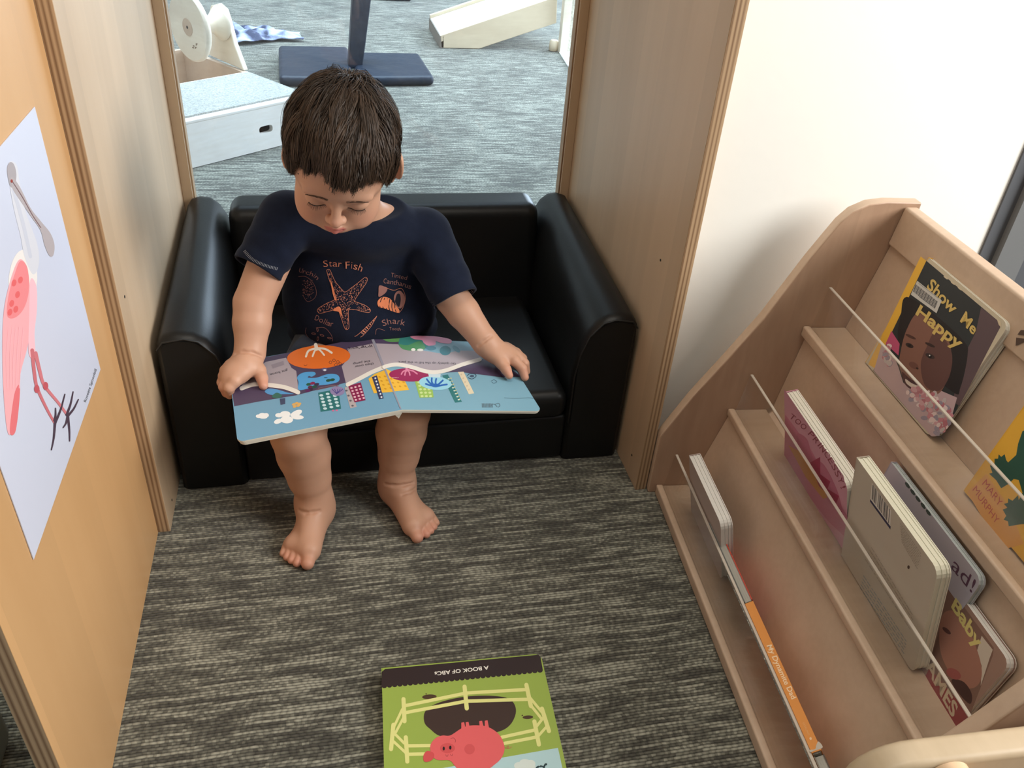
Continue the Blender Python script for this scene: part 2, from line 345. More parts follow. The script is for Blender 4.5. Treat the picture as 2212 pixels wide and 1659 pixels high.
# ------------------------------------------------------------------ room shell
XL, XR, XF = -0.277, 0.523, -0.296      # inner faces of the alcove sides, face of the nearer left panel
YF, YG = 1.06, 1.69                     # front edge of the alcove sides, window pane
def struct(name, a, b, m, **k):
    mb = MB(); mb.box(a, b, m); return props(mb.build(name, **k), kind='structure')
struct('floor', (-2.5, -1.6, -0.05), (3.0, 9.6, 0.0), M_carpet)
struct('ceiling', (-2.5, -1.6, 2.62), (3.0, 9.6, 2.70), M_ceil)
struct('wall_left', (-2.6, -1.6, 0), (-2.5, 9.6, 2.62), M_wall)
struct('wall_far', (-2.5, 9.5, 0), (3.0, 9.6, 2.62), M_wall)
YW = 1.115
q0 = ony(2106, 557, YW); q1 = ony(2212, 330, YW); XD = (q0.x + q1.x) / 2
struct('wall_back', (XR + 0.024, YW, 0), (XD, YW + 0.10, 2.62), M_wall)
d_ = thing('door_1', None, None, (XD, YW, 0)); d_['kind'] = 'structure'
XD1 = XD + 0.028; XD2 = ony(2170, 615, YW).x; 
mb = MB(); mb.box((XD, YW - 0.004, 0), (XD1, YW + 0.09, 2.1), M_greyd); mb.box((XD1, YW - 0.016, 0), (XD2, YW + 0.09, 2.1), M_grey); mb.build('door_frame', d_)
mb = MB(); mb.box((XD2 + 0.004, YW + 0.004, 0), (XD2 + 0.85, YW + 0.05, 2.05), M_greyd); mb.build('door_leaf', d_)
struct('trim_1', (XD, YW + 0.02, 2.1), (XD2 + 0.9, YW + 0.10, 2.62), M_wall)

# ------------------------------------------------------------------ alcove (wooden cubby with a window pane)
cub = thing('wooden_cubby', 'tall birch plywood cubby around the black sofa, clear pane at its back', 'cubby', (0.12, 1.38, 0))
def panel(name, x0, x1, y0, y1, z1, m, medge, parent, front_only=True):
    mb = MB(); v = [(x0, y0, 0), (x1, y0, 0), (x1, y1, 0), (x0, y1, 0), (x0, y0, z1), (x1, y0, z1), (x1, y1, z1), (x0, y1, z1)]
    mb.add(v, [(3, 2, 1, 0), (1, 2, 6, 5), (2, 3, 7, 6), (3, 0, 4, 7), (4, 5, 6, 7)], m); mb.add(v, [(0, 1, 5, 4)], medge)
    return mb
p1 = panel('side_panel', XL - 0.0195, XL, YF, 1.72, 1.5, M_panel, M_plyx, cub)
p1.build('side_panel', cub, bevel=0.0008, seg=1)
p2 = panel('side_panel', XR, XR + 0.020, YF, 1.72, 1.5, M_panel, M_plyx, cub)
p2.build('side_panel', cub, bevel=0.0008, seg=1)
for x0, x1 in ((XL, XL + 0.019), (XR - 0.019, XR)):
    mb = MB(); mb.box((x0, 1.672, 0), (x1, 1.700, 1.5), M_panel)
    xe = x1 if x0 == XL else x0
    mb.build('window_stile', cub, bevel=0.0008, seg=1)
    mb = MB(); s_ = 0.003 if x0 == XL else -0.003; mb.box((min(xe, xe + s_), 1.678, 0), (max(xe, xe + s_), 1.700, 1.5), M_plyl); mb.build('edge_strip', cub)
mb = MB(); mb.box((XL + 0.015, 1.7, 0.02), (XR - 0.015, 1.704, 1.45), M_pane); mb.build('window_pane', cub)
mb = MB(); mb.box((XL - 0.02, YF, 1.5), (XR + 0.02, 1.72, 1.52), M_panel); mb.build('top_panel', cub)
for x, px, py in ((XR, 1427, 562), (XR, 1365, 983), (XL, 269, 641), (XL, 371, 1080)):
    q = onx(px, py, x); sg = -1 if x == XR else 1
    mb = MB(); mb.lathe(q, (sg, 0, 0), [(0.0022, -0.0005), (0.0022, 0.0006), (0.0012, 0.0008)], M_black, 12); mb.build('screw', cub)
# the nearer left panel, set back behind the cubby side
pan = thing('birch_panel', 'honey coloured plywood panel at the left with the pink bird poster on it', 'panel', (XF - 0.011, 0.8, 0))
mb = panel('board', XF - 0.022, XF, 0.548, YF + 0.0, 1.5, M_panel2, M_plyx, pan); mb.build('board', pan, bevel=0.0008, seg=1)

# poster
M_post = mat('poster_paper', (0.62, 0.65, 0.78), 0.35)
po = MB(); o0 = onx(71, 1211, XF); o1 = onx(215, 798, XF); o2 = onx(73, 230, XF)
yb, yt = (o0.y), (o1.y); zb, zt = o1.z, o2.z
po.box((XF + 0.0004, yb, zb), (XF + 0.0012, yt, zt), M_post)
A = Art(po, plane_map((XF + 0.0013, 0, 0), (1, 0, 0)), lambda x, y: (x / 1.581, 200 + y / 1.581))
# bird wading, pink wings, long spoon shaped bill
A.blob([(38, 590), (62, 545), (95, 540), (122, 590), (126, 650), (110, 700), (60, 690), (30, 660)], C(232, 226, 222), 1)
A.blob([(28, 250), (40, 234), (58, 250), (66, 300), (80, 370), (92, 420), (128, 520), (132, 590), (112, 620), (84, 560), (70, 490), (48, 400), (34, 320)], C(212, 212, 220), 2)
A.stroke([(46, 330), (66, 400), (82, 460), (104, 560)], 12, C(200, 202, 214), 3)
A.blob([(24, 262), (34, 238), (48, 246), (56, 280), (50, 320), (34, 318)], C(168, 160, 164), 3)
A.blob([(36, 290), (50, 296), (72, 330), (105, 395), (140, 440), (172, 480), (186, 520), (182, 556), (168, 556), (152, 520), (138, 470), (104, 420), (70, 370), (44, 330)], C(176, 166, 168), 4)
A.stroke([(40, 300), (76, 356), (112, 420), (140, 462)], 3, C(120, 90, 92), 5)
A.ell(40, 302, 4, 6, C(150, 60, 50), 5)
A.blob([(64, 572), (90, 590), (102, 660), (106, 760), (96, 860), (70, 960), (60, 1060), (40, 1160), (24, 1150), (12, 1020), (8, 860), (14, 740), (36, 640)], C(240, 172, 178), 3)
A.blob([(70, 575), (94, 600), (98, 680), (80, 740), (48, 770), (24, 760), (30, 690), (50, 620)], C(234, 138, 142), 4)
for i, (x, y) in enumerate([(48, 650), (60, 690), (40, 720), (54, 740), (34, 750), (70, 640)]): A.ell(x, y, 8, 12, C(226, 104, 106), 5, 15)
A.blob([(104, 640), (124, 660), (126, 740), (118, 820), (120, 900), (98, 890), (100, 760)], C(246, 190, 200), 3)
A.blob([(68, 1000), (64, 1080), (52, 1160), (34, 1162), (40, 1090), (52, 1020)], C(226, 116, 122), 4)
for x in (22, 34, 46, 58, 72): A.stroke([(x + 8, 800), (x, 900), (x * .8 + 8, 1010)], 3, C(244, 176, 184), 5)
A.stroke([(110, 880), (118, 960), (128, 1010), (160, 1080), (188, 1130)], 13, C(200, 112, 120), 4, True, 8)
A.stroke([(122, 890), (136, 950), (152, 1000), (200, 1060), (232, 1104)], 13, C(206, 120, 128), 5, True, 8)
A.ell(126, 1012, 9, 14, C(190, 86, 96), 6); A.ell(156, 1002, 9, 14, C(190, 86, 96), 6)
for a, b in (((188, 1130), (176, 1220)), ((188, 1130), (222, 1030)), ((186, 1120), (190, 1078)), ((232, 1104), (238, 1190)), ((232, 1104), (268, 1048)), ((228, 1100), (250, 1022)), ((232, 1104), (216, 1144))):
    A.stroke([a, ((a[0] + b[0]) / 2 + 2, (a[1] + b[1]) / 2 + 4), b], 9, C(74, 58, 72), 6, True, 4)
A.text('Roseate Spoonbill', (294, 1058), (331, 946), (-8, -4), (-8, -4), C(30, 30, 36), 2)
props(po.build('bird_poster'), 'unframed white poster of a wading pink bird stuck on the left plywood panel', 'poster')

# grey pad beyond the left panel
mb = MB(); mb.box((-1.5, -0.3, 0.0), (-0.42, 0.72, 0.09), mat('grey_pad_vinyl', (0.14, 0.17, 0.18), 0.5))
props(mb.build('floor_pad', bevel=0.02, seg=3), 'smooth blue grey floor pad glimpsed past the front edge of the left panel', 'floor pad')

# ------------------------------------------------------------------ sofa
sofa = thing('toddler_sofa', 'small black vinyl sofa inside the wooden cubby, with the child sitting on it', 'sofa', (0.123, 1.40, 0))
YS, YB = 1.160, 1.668
def arm(sgn, xo, parent):
    """profile in X-Z lofted along Y, sgn=+1: inside is towards +X"""
    mb = MB(); rows = []
    prof0 = [(0, .0), (0.0, .27), (.004, .292), (.014, .304), (.035, .309), (.058, .306), (.078, .293), (.094, .270), (.105, .235), (.110, .19), (.112, .0)]
    ys = [YS + 0.000, YS + 0.006, YS + 0.018, YS + 0.15, YS + 0.30, YB - 0.02, YB]
    for i, y in enumerate(ys):
        t = (y - YS) / (YB - YS); ins = (0.010, 0.003, 0, 0, 0, 0, 0.006)[i]
        wsc = 1 - 0.22 * t
        row = []
        for x, z in prof0:
            zz = z + (0.026 * t if z > 0.1 else 0)
            xx = min(max(x * wsc if z > .15 else x * (1 - .1 * t), ins), .112 - ins); zz = max(zz - (ins if z > .25 else 0), 0.002)
            row.append((xo + sgn * xx, y, zz))
        rows.append(row)
    n = len(prof0); v = [p for r in rows for p in r]
    fs = [(i * n + j, i * n + j + 1, (i + 1) * n + j + 1, (i + 1) * n + j) for i in range(len(ys) - 1) for j in range(n - 1)]
    mb.add(v, fs, M_vinyl, True); mb.add(rows[0], [list(range(n))], M_vinyl, False); mb.add(rows[-1], [list(range(n))[::-1]], M_vinyl)
    o = mb.build('armrest', parent); bm = bmesh.new(); bm.from_mesh(o.data); bmesh.ops.recalc_face_normals(bm, faces=bm.faces); bm.to_mesh(o.data); bm.free()
    # piped seam over the front of the arm
    sm = MB(); sm.tube([(xo + sgn * a, YS - 0.001, z) for a, z in ((.004, .285), (.014, .298), (.045, .303), (.066, .297), (.088, .272), (.101, .235), (.107, .19), (.107, .09))], 0.0016, M_seam, 6)
    sm.build('seam', o)
arm(1, -0.270, sofa); arm(-1, 0.519, sofa)
def softbox(name, b4, t4, r, parent, m=M_vinyl, seg=5):
    mb = MB(); mb.hexa(b4, t4, m); return mb.build(name, parent, bevel=r, seg=seg)
ax0, ax1 = -0.160, 0.410
softbox('seat_base', [(ax0, YS + .006, .002), (ax1, YS + .006, .002), (ax1, YB - .05, .002), (ax0, YB - .05, .002)], [(ax0, YS + .006, .10), (ax1, YS + .006, .10), (ax1, YB - .05, .10), (ax0, YB - .05, .10)], .008, sofa)
softbox('seat_cushion', [(ax0 + .001, YS - .002, .095), (ax1 - .001, YS - .002, .095), (ax1 - .001, YB - .08, .095), (ax0 + .001, YB - .08, .095)], [(ax0 + .001, YS - .002, .155), (ax1 - .001, YS - .002, .155), (ax1 - .001, YB - .08, .145), (ax0 + .001, YB - .08, .145)], .022, sofa)
softbox('backrest', [(ax0 - .026, 1.53, .10), (ax1 + .026, 1.53, .10), (ax1 + .026, YB, .002), (ax0 - .026, YB, .002)], [(ax0 - .026, 1.575, .338), (ax1 + .026, 1.575, .338), (ax1 + .026, YB, .338), (ax0 - .026, YB, .338)], .026, sofa)

# ------------------------------------------------------------------ bookshelf
SA = math.radians(4.7); SL = V(math.sin(SA), math.cos(SA), 0); SU = V(math.cos(SA), -math.sin(SA), 0); SP = V(.556, 1.049, 0)
def sp(s, u, z): return SP + SL * s + SU * u + _z * z
SN = -0.668                                   # inner face of the nearer end panel
shelf = thing('book_display_shelf', 'low maple book display rack with three tiers and clear acrylic fences', 'bookshelf', sp(-.33, .15, 0))
prof = [(-.012, 0), (-.012, .128)]
prof += [(-.007, .140), (.03, .214), (.075, .290), (.118, .366), (.165, .470), (.186, .511), (.197, .532), (.212, .550), (.235, .562), (.262, .566), (.318, .566), (.318, 0)]
for s0 in (0.0, SN - 0.020):
    mb = MB(); mb.prism([sp(s0, u, z) for u, z in prof], SL * 0.020, M_mapleside, M_maple); mb.build('end_panel', shelf, bevel=0.003, seg=2)
def slat(name, pts, m=M_maple, bev=0.003, s0=SN, s1=0.0):
    mb = MB(); mb.prism([sp(s0 + .0005, u, z) for u, z in pts], SL * (s1 - s0 - .001), m); return mb.build(name, shelf, bevel=bev, seg=2)
tiers = [(0.0, .000, .021, .060), (.098, .176, .190, .168), (.188, .336, .354, .262)]
backs = [((.060, .018), (.104, .180)), ((.178, .184), (.199, .338)), ((.262, .346), (.292, .505))]
for (u, zl, zt_, ub), (b0, b1) in zip(tiers, backs):
    slat('front_lip', [(u, zl), (u + .012, zl), (u + .012, zt_), (u, zt_)])
    slat('shelf_deck', [(u + .0125, zt_ - .014), (ub, zt_ - .014), (ub, zt_ - .004), (u + .0125, zt_ - .004)], bev=0.001)
    slat('back_board', [b0, (b0[0] + .008, b0[1]), (b1[0] + .008, b1[1]), b1], bev=0.001)
    mb = MB(); f0 = (u + .0125, zt_ - .004); f1 = (u + .022, zt_ + .070)
    mb.prism([sp(SN + .004, *f0), sp(SN + .004, f0[0] + .004, f0[1]), sp(SN + .004, f1[0] + .004, f1[1]), sp(SN + .004, *f1)], SL * (-SN - .008), M_fence)
    mb.build('acrylic_fence', shelf)
    mb = MB(); mb.prism([sp(SN + .004, f1[0], f1[1]), sp(SN + .004, f1[0] + .004, f1[1]), sp(SN + .004, f1[0] + .0042, f1[1] + .0012), sp(SN + .004, f1[0] + .0002, f1[1] + .0012)], SL * (-SN - .008), M_acedge)
    mb.build('fence_edge', shelf)
slat('top_rail', [(.284, .498), (.304, .498), (.312, .560), (.291, .560)], bev=0.004)
# maker's mark on the top rail
mb = MB(); n_ = (-SU * math.cos(.11) + _z * math.sin(.11)); A = Art(mb, plane_map(sp(0, .284, .498) + n_ * .0010, n_), lambda x, y: (1680 + x / 3.0714, 420 + y / 3.0714))
A.poly([(1590, 930), (1612, 900), (1634, 900), (1660, 930), (1634, 935)], C(84, 66, 56), 1); A.poly([(1582, 950), (1660, 960), (1640, 975), (1578, 1004)], C(84, 66, 56), 1)
mb.build('stamped_mark', shelf)

# ---- books
def book(name, label, o, ex, ey, w, h, t, cover_m, page_m, spine=None, n=6, rnd=0.012, cat='book', art=None, cov=0.0012, group=None):
    """o = lower left corner of the front cover face, ex width, ey height; thickness goes away from the viewer"""
    o = Vector(o); ex = Vector(ex).normalized(); ey = Vector(ey).normalized(); en = ex.cross(ey).normalized()
    T = thing(name, label, cat, o, group)
    def outl(ins, zoff):
        pts = []; r = rnd
        for (cx, cy, a0) in ((w - r - ins, r + ins, -90), (w - r - ins, h - r - ins, 0)):
            for k in range(5):
                a = math.radians(a0 + 90 * k / 4); pts.append((cx + r * math.cos(a), cy + r * math.sin(a)))
        r2 = rnd if spine == 'none' else 0.002
        for (cx, cy, a0) in ((r2, h - r2 - ins, 90), (r2, r2 + ins, 180)):
            for k in range(3):
                a = math.radians(a0 + 90 * k / 2); pts.append((cx + r2 * math.cos(a), cy + r2 * math.sin(a)))
        return [o + ex * a + ey * b - en * zoff for a, b in pts]
    mb = MB(); mb.prism(outl(0, 0), -en * cov, cover_m, page_m); mb.prism(outl(0, t - cov), -en * cov, cover_m, page_m)
    if spine != 'none': mb.obox(o - ex * .0008, ex * .0014, ey * h, -en * t, spine or cover_m)
    if art: art(Art(mb, plane_map(o, en)), mb)
    mb.build('cover', T)
    pg = MB(); tt = (t - 2 * cov) / n
    for i in range(n): pg.prism(outl(.0006 + .0008 * (i % 2), cov + i * tt + .0001), -en * (tt * (.9 if n > 1 else .98)), page_m)
    pg.build('pages', T)
    return T
RACK = 'books on the display rack'
def lean(uf, z, th):
    t = math.radians(th); ey = SU * math.sin(t) + _z * math.cos(t); return SP + SU * uf + _z * z, ey, -SU * math.cos(t) + _z * math.sin(t)

# Show Me Happy
def art_show(A, mb):
    A.cv = lambda x, y: (1880 + x / 3.95, 540 + y / 3.95)
    A.poly([(430, 55), (478, 92), (40, 1010), (-18, 975)], C(226, 176, 66), 1)
    A.poly([(478, 92), (1098, 612), (1108, 660), (690, 1450), (560, 1590), (520, 1590), (25, 1030)], C(44, 48, 50), 1)
    A.poly([(945, 490), (1098, 612), (1108, 660), (760, 1330), (700, 1290), (820, 860), (900, 700)], C(92, 74, 78), 2)
    A.blob([(310, 400), (260, 560), (235, 740), (300, 860), (700, 1210), (770, 1170), (830, 900), (800, 780), (560, 560)], C(34, 30, 32), 2)
    A.blob([(400, 540), (310, 680), (262, 850), (250, 1000), (330, 1160), (500, 1230), (600, 1210), (680, 1040), (690, 860), (640, 720), (520, 600)], C(128, 90, 78), 3)
    A.blob([(560, 700), (690, 860), (680, 1060), (590, 1200), (470, 1160), (430, 980), (480, 830)], C(96, 66, 62), 4)
    A.poly([(180, 690), (250, 800), (240, 900), (130, 800)], C(190, 84, 120), 3)
    A.ell(345, 740, 48, 12, C(78, 50, 44), 5, 25); A.ell(510, 810, 46, 12, C(50, 34, 34), 5, 25)
    A.ell(335, 815, 36, 18, C(50, 36, 36), 5, 25); A.ell(335, 815, 13, 12, C(24, 18, 20), 6)
    A.ell(510, 905, 42, 20, C(60, 46, 46), 5, 25); A.ell(510, 908, 15, 14, C(20, 16, 18), 6); A.ell(506, 900, 6, 6, C(235, 235, 235), 7)
    A.ell(370, 985, 44, 26, C(108, 72, 64), 5, 30); A.ell(400, 1010, 12, 8, C(50, 30, 30), 6, 30)
    A.blob([(270, 1040), (340, 1100), (430, 1150), (450, 1180), (380, 1200), (300, 1150)], C(74, 34, 38), 5); A.blob([(300, 1100), (350, 1135), (400, 1160), (370, 1180), (310, 1140)], C(214, 200, 190), 6)
    A.poly([(95, 810), (190, 880), (240, 1000), (280, 1130), (400, 1240), (520, 1250), (600, 1200), (740, 1260), (690, 1440), (560, 1590), (520, 1590), (30, 1030)], C(186, 160, 164), 2)
    rr = random.Random(5)
    for i in range(260):
        t = rr.random(); u = rr.random()
        x = 60 + 480 * t + 40 * u; y = 830 + 760 * t - 160 * (1 - t) * 0 + (u - .5) * 200 * (0.5 + .5 * t)
        if t > .25: x += rr.uniform(0, 190) * min(1, (t - .25) * 3); y -= rr.uniform(0, 120) * t
        x = max(x, 30 + (1030 - y) * .48 + 30 if y < 1030 else 25 + (y - 1030) * .9); x = min(x, 690 - (y - 1450) * .9 if y > 1450 else 1000)
        if y > 1570 or (((x - 370) * .94 + (y - 960) * .34) / 190) ** 2 + ((-(x - 370) * .34 + (y - 960) * .94) / 235) ** 2 < 1: continue
        A.ell(x, y, rr.uniform(16, 34), rr.uniform(12, 26), rr.choice([C(206, 160, 166), C(190, 178, 178), C(180, 110, 122), C(150, 140, 156), C(222, 200, 200), C(196, 132, 142)]), 5, rr.uniform(0, 180), 8)
    g = C(206, 178, 104)
    A.arctext('Show', [(495, 325), (590, 440), (700, 545)], 92, g, 8, .02) if 0 else None
    A.text('Show', (478, 318), (700, 550), (50, -80), (55, -75), g, 9, .025); A.text('Me', (765, 605), (880, 725), (50, -85), (45, -70), g, 9, .025)
    A.text('Happy', (385, 545), (748, 850), (42, -80), (60, -80), g, 9, .03)
    A.poly([(400, 262), (610, 430), (565, 540), (345, 380)], C(196, 194, 188), 11)
    for i in range(26):
        t = i / 26; w_ = .02 if i % 3 else .03
        a = (388 + 190 * t, 292 + 150 * t); A.poly([a, (a[0] + 190 * w_, a[1] + 150 * w_), (a[0] + 190 * w_ - 24, a[1] + 150 * w_ + 62), (a[0] - 24, a[1] + 62)], C(70, 70, 74), 12)
    A.stroke([(418, 398), (520, 474)], 5, C(110, 110, 112), 12, False); A.stroke([(412, 284), (580, 412)], 4, C(130, 130, 132), 12, False)
    A.poly([(1080, 590), (1112, 610), (1118, 660), (1096, 640)], C(206, 190, 160), 3)
    for x, y in ((640, 236), (700, 282), (760, 330), (900, 440), (1000, 515)): A.ell(x + 4, y, 24, 7, C(206, 192, 164), 3, 38, 8)
o_, ey_, en_ = lean(.243, .352, 12); th = .014
book('board_book', 'black and yellow board book titled Show Me Happy, a smiling child on its cover', o_ + SL * -.108 + en_ * 0.0, -SL, ey_, .186, .180, th, C(196, 184, 160), M_board, C(226, 176, 66), 5, art=art_show, group=RACK)
# Mary Murphy
def art_mary(A, mb):
    A.cv = lambda x, y: (2000 + x / 3.689, 850 + y / 3.689)
    A.poly([(330, 785), (600, 1248), (780, 1200), (660, 900), (480, 640)], C(222, 160, 84), 2)
    g = C(44, 84, 70)
    A.poly([(510, 575), (530, 560), (545, 590), (548, 520), (575, 520), (580, 484), (600, 505), (628, 484), (640, 530), (655, 550), (720, 490), (735, 400), (770, 300), (900, 250), (1000, 900), (1100, 980), (900, 1050), (770, 1040), (660, 1058), (655, 1020), (620, 1005), (640, 975), (612, 925), (650, 910), (622, 880), (655, 870), (655, 835), (690, 855), (735, 810), (740, 850), (770, 790), (740, 690), (700, 680), (660, 720), (600, 755), (560, 690), (505, 640), (530, 630)], g, 3)
    A.text('MARY', (446, 722), (585, 905), (38, -42), (30, -44), C(190, 88, 72), 4, .0); A.text('MURPHY', (370, 770), (560, 1045), (36, -40), (30, -44), C(190, 88, 72), 4, .0)
o_, ey_, en_ = lean(.226, .3535, 10)
book('board_book', 'yellow book by Mary Murphy with a spiky green shape, on the top tier', o_ + SL * -.400, -SL, ey_, .19, .19, .006, C(226, 172, 60), M_board, None, 3, .004, art=art_mary, group=RACK)
o_, ey_, en_ = lean(.2335, .3535, 10)
book('board_book', 'pale book on the top tier, only a corner showing behind the yellow Mary Murphy book', o_ + SL * -.425 , -SL, ey_, .13, .15, .010, C(222, 214, 210), M_boardw, None, 4, .006, group=RACK)
# 100 princess book
def art_prin(A, mb):
    A.cv = lambda x, y: (1380 + x / 3.1904, 780 + y / 3.1904)
    A.poly([(1000, 190), (1410, 790), (1425, 860), (1450, 1290), (1420, 1300), (1000, 700), (1010, 350)], C(196, 140, 158), 1)
    A.poly([(1010, 370), (1180, 600), (1280, 780), (1430, 1060), (1450, 1240), (1300, 1100), (1000, 700)], C(186, 112, 138), 2)
    A.blob([(1090, 500), (1160, 540), (1200, 660), (1280, 720), (1370, 900), (1400, 1060), (1300, 960), (1240, 860), (1150, 720), (1100, 600)], C(176, 100, 126), 3)
    A.poly([(1180, 700), (1250, 660), (1250, 780), (1320, 830), (1300, 880), (1380, 930), (1360, 980), (1240, 860)], C(150, 40, 78), 4)
    A.poly([(1030, 580), (1140, 640), (1230, 800), (1300, 940), (1270, 950), (1150, 800)], C(190, 130, 60), 3)
    A.arctext('TOO PRINCESSY!', [(1030, 385), (1160, 500), (1290, 665), (1360, 795), (1400, 900)], 36, C(140, 60, 78), 6, .0)
ta_ = math.radians(-14); ey_ = SU * math.sin(ta_) + _z * math.cos(ta_) + SL * .08
book('board_book', 'pink princess board book on the middle tier, leaning against the acrylic', sp(-.128, .150, .1875), -SL, ey_, .213, .122, .021, C(196, 140, 158), M_board, None, 7, .010, art=art_prin, group=RACK)
# book with barcode (back cover up front)
def art_bar(A, mb):
    A.cv = lambda x, y: (1800 + x / 2.308, 940 + y / 2.308)
    A.poly([(193, 238), (288, 375), (284, 468), (183, 330)], C(214, 206, 196), 2)
    for i in range(22):
        if i % 7 == 6: continue
        t = i / 22; w_ = .018 + .014 * (i % 3 == 0); a = (197 + 86 * t, 246 + 124 * t)
        A.poly([a, (a[0] + 86 * w_, a[1] + 124 * w_), (a[0] + 86 * w_ - 5, a[1] + 124 * w_ + 72), (a[0] - 5, a[1] + 72)], C(44, 40, 46), 3)
    A.poly([(184, 318), (286, 456), (284, 470), (183, 331)], C(52, 52, 78), 4)
    t_ = C(150, 138, 124)
    rq = random.Random(3)
    def lines(a, b, da, db, n, m):      # unreadable small print: broken dashes
        for i in range(n):
            p, q = (a[0] + da[0] * i, a[1] + da[1] * i), (b[0] + db[0] * i, b[1] + db[1] * i); t = 0
            while t < .97:
                e = min(1, t + rq.uniform(.03, .09)); A.stroke([(p[0] + (q[0] - p[0]) * t, p[1] + (q[1] - p[1]) * t), (p[0] + (q[0] - p[0]) * e, p[1] + (q[1] - p[1]) * e)], 2.6, m, 2, False); t = e + rq.uniform(.012, .03)
    lines((334, 440), (440, 596), (1, 13), (-3, 10), 8, t_); lines((190, 560), (400, 905), (-8, 14), (-4, 16), 5, t_)
    lines((150, 700), (365, 1030), (-4, 15), (-3, 15), 5, C(120, 140, 150))
    A.ell(375, 658, 6, 9, C(80, 66, 58), 2)
ta_ = math.radians(-8); ey_ = SU * math.sin(ta_) + _z * math.cos(ta_) + SL * .09
book('board_book', 'thick cream board book with barcode and small print, standing back cover out', sp(-.344, .143, .1875), -SL + _z * .09 * 0, ey_, .194, .166, .017, C(186, 174, 158), mat('cream_board', (0.78, 0.75, 0.60), 0.6), None, 5, .012, art=art_bar, group=RACK)
# ...ad!
def art_ad(A, mb):
    A.cv = lambda x, y: (1800 + x / 2.308, 940 + y / 2.308)
    A.text('ad!', (585, 660), (690, 788), (28, -56), (24, -62), C(96, 66, 84), 3, .0)
    for i in range(5): A.ell(370 + i * 26, 250 + i * 34, 8, 20, C(70, 80, 76), 2, -35, 8)
o_, ey_, en_ = lean(.165, .1865, 6)
book('board_book', 'grey blue board book ending in ad!, tucked behind the cream barcode book', o_ + SL * -.318, -SL, ey_, .206, .147, .009, C(176, 168, 176), mat('bluegrey_board', (0.45, 0.48, 0.47), 0.6), None, 3, .012, art=art_ad, group=RACK)
# Baby ... MES
def art_baby(A, mb):
    A.cv = lambda x, y: (1800 + x / 2.308, 940 + y / 2.308)
    A.poly([(575, 750), (800, 1060), (795, 1100), (680, 1400), (610, 1470), (590, 1440), (470, 1170), (520, 1000)], C(124, 94, 82), 1)
    A.poly([(740, 1000), (795, 1070), (780, 1110), (735, 1250), (740, 1150), (715, 1080)], C(196, 182, 166), 2)
    A.blob([(560, 880), (640, 900), (720, 1080), (740, 1200), (700, 1260), (620, 1240), (540, 1100), (530, 960)], C(158, 112, 96), 2)
    A.blob([(590, 1220), (650, 1230), (690, 1290), (680, 1340), (620, 1280)], C(70, 46, 44), 3); A.ell(565, 975, 26, 10, C(90, 60, 56), 3, 40)
    A.ell(600, 1190, 40, 24, C(150, 84, 80), 3, 30)
    A.poly([(480, 1160), (680, 1395), (610, 1470), (460, 1200)], C(140, 52, 54), 3)
    A.text('Baby', (588, 855), (718, 1072), (26, -54), (30, -50), C(206, 190, 120), 4, .03); A.text('GAMES', (420, 1080), (596, 1412), (24, -50), (28, -56), C(196, 176, 150), 4, .03)
o_, ey_, en_ = lean(.158, .1865, 10)
book('board_book', 'small brown board book reading Baby over a face, nearest on the middle tier', o_ + SL * -.487, -SL, ey_, .119, .110, .013, C(150, 120, 106), M_boardw, None, 4, .012, art=art_baby, group=RACK)
# white paged book, lowest tier
ta_ = math.radians(-12); ey_ = SU * math.sin(ta_) + _z * math.cos(ta_) + SL * .06
book('board_book', 'worn white edged board book standing at the far end of the lowest tier', sp(-.072, .044, .021), -SL, ey_, .162, .122, .019, C(176, 160, 154), M_boardw, None, 6, .012, group=RACK)
# grey spined book with red cover, and the orange spined one
def thin(name, label, s0, s1, z0, uf, mat_sp, mat_pg, red, title=None, h=.075):
    T = thing(name, label, 'book', sp((s0 + s1) / 2, uf, z0), RACK)
    w = .012; ta = math.radians(27); ey = -SU * math.sin(ta) + _z * math.cos(ta); en = SU * math.cos(ta) + _z * math.sin(ta); o = sp(s0, uf, z0); ex = SL * (s1 - s0)
    pg = MB(); pg.obox(o + en * .001, ex, ey * (h - .002), en * (w - .002), mat_pg)
    for i in range(6): pg.obox(o + en * (.0012 + i * .0014) - ex.normalized() * .001, ex * 1.0, ey * (h - .0015 - .0006 * (i % 2)), en * .0008, mat_pg)
    pg.build('pages', T)
    mb = MB(); mb.obox(o - en * .0003, ex, ey * h, en * .0012, mat_sp); mb.obox(o + en * (w - .0012), ex, ey * h, en * .0014, red)
    if title: mb.obox(o + ey * h + ex * .0, ex, ey * .0012, en * w, mat_sp)
    if title:
        A = Art(mb, plane_map(o + ey * (h + .0013), ey), lambda x, y: (1500 + x / 5.37, 1350 + y / 5.37)); title(A)
    mb.build('cover', T); return T
def t_dyn(A):
    A.text('My Dynamite Dad', (838, 240), (1130, 866), (58, -14), (54, -26), C(246, 214, 176), 2, .02)
    A.text('STERLING', (1254, 1136), (1320, 1280), (18, -8), (18, -8), C(236, 184, 132), 2); A.ell(1348, 1318, 14, 17, C(240, 200, 160), 2, -20)
    A.blob([(1440, 1352), (1488, 1420), (1400, 1456), (1345, 1476), (1336, 1452), (1400, 1440), (1412, 1400)], C(196, 186, 172), 2)
uD = .0635
thin('picture_book', 'thin grey picture book with red back cover, beside the white edged book', -.338, -.176, .020, uD, mat('grey_cover', (0.13, 0.13, 0.12), 0.5), M_paper, C(196, 70, 54), None, .082)
thin('picture_book', 'picture book with an orange spine reading My Dynamite Dad, lying spine up', -.572, -.342, .020, uD, C(222, 146, 72), M_paper, C(206, 130, 66), t_dyn, .082)
thin('picture_book', 'thin book with bare page edges at the near end of the lowest tier', -.640, -.5745, .020, uD + .001, C(150, 138, 124), M_paper, C(90, 76, 66), None, .078)

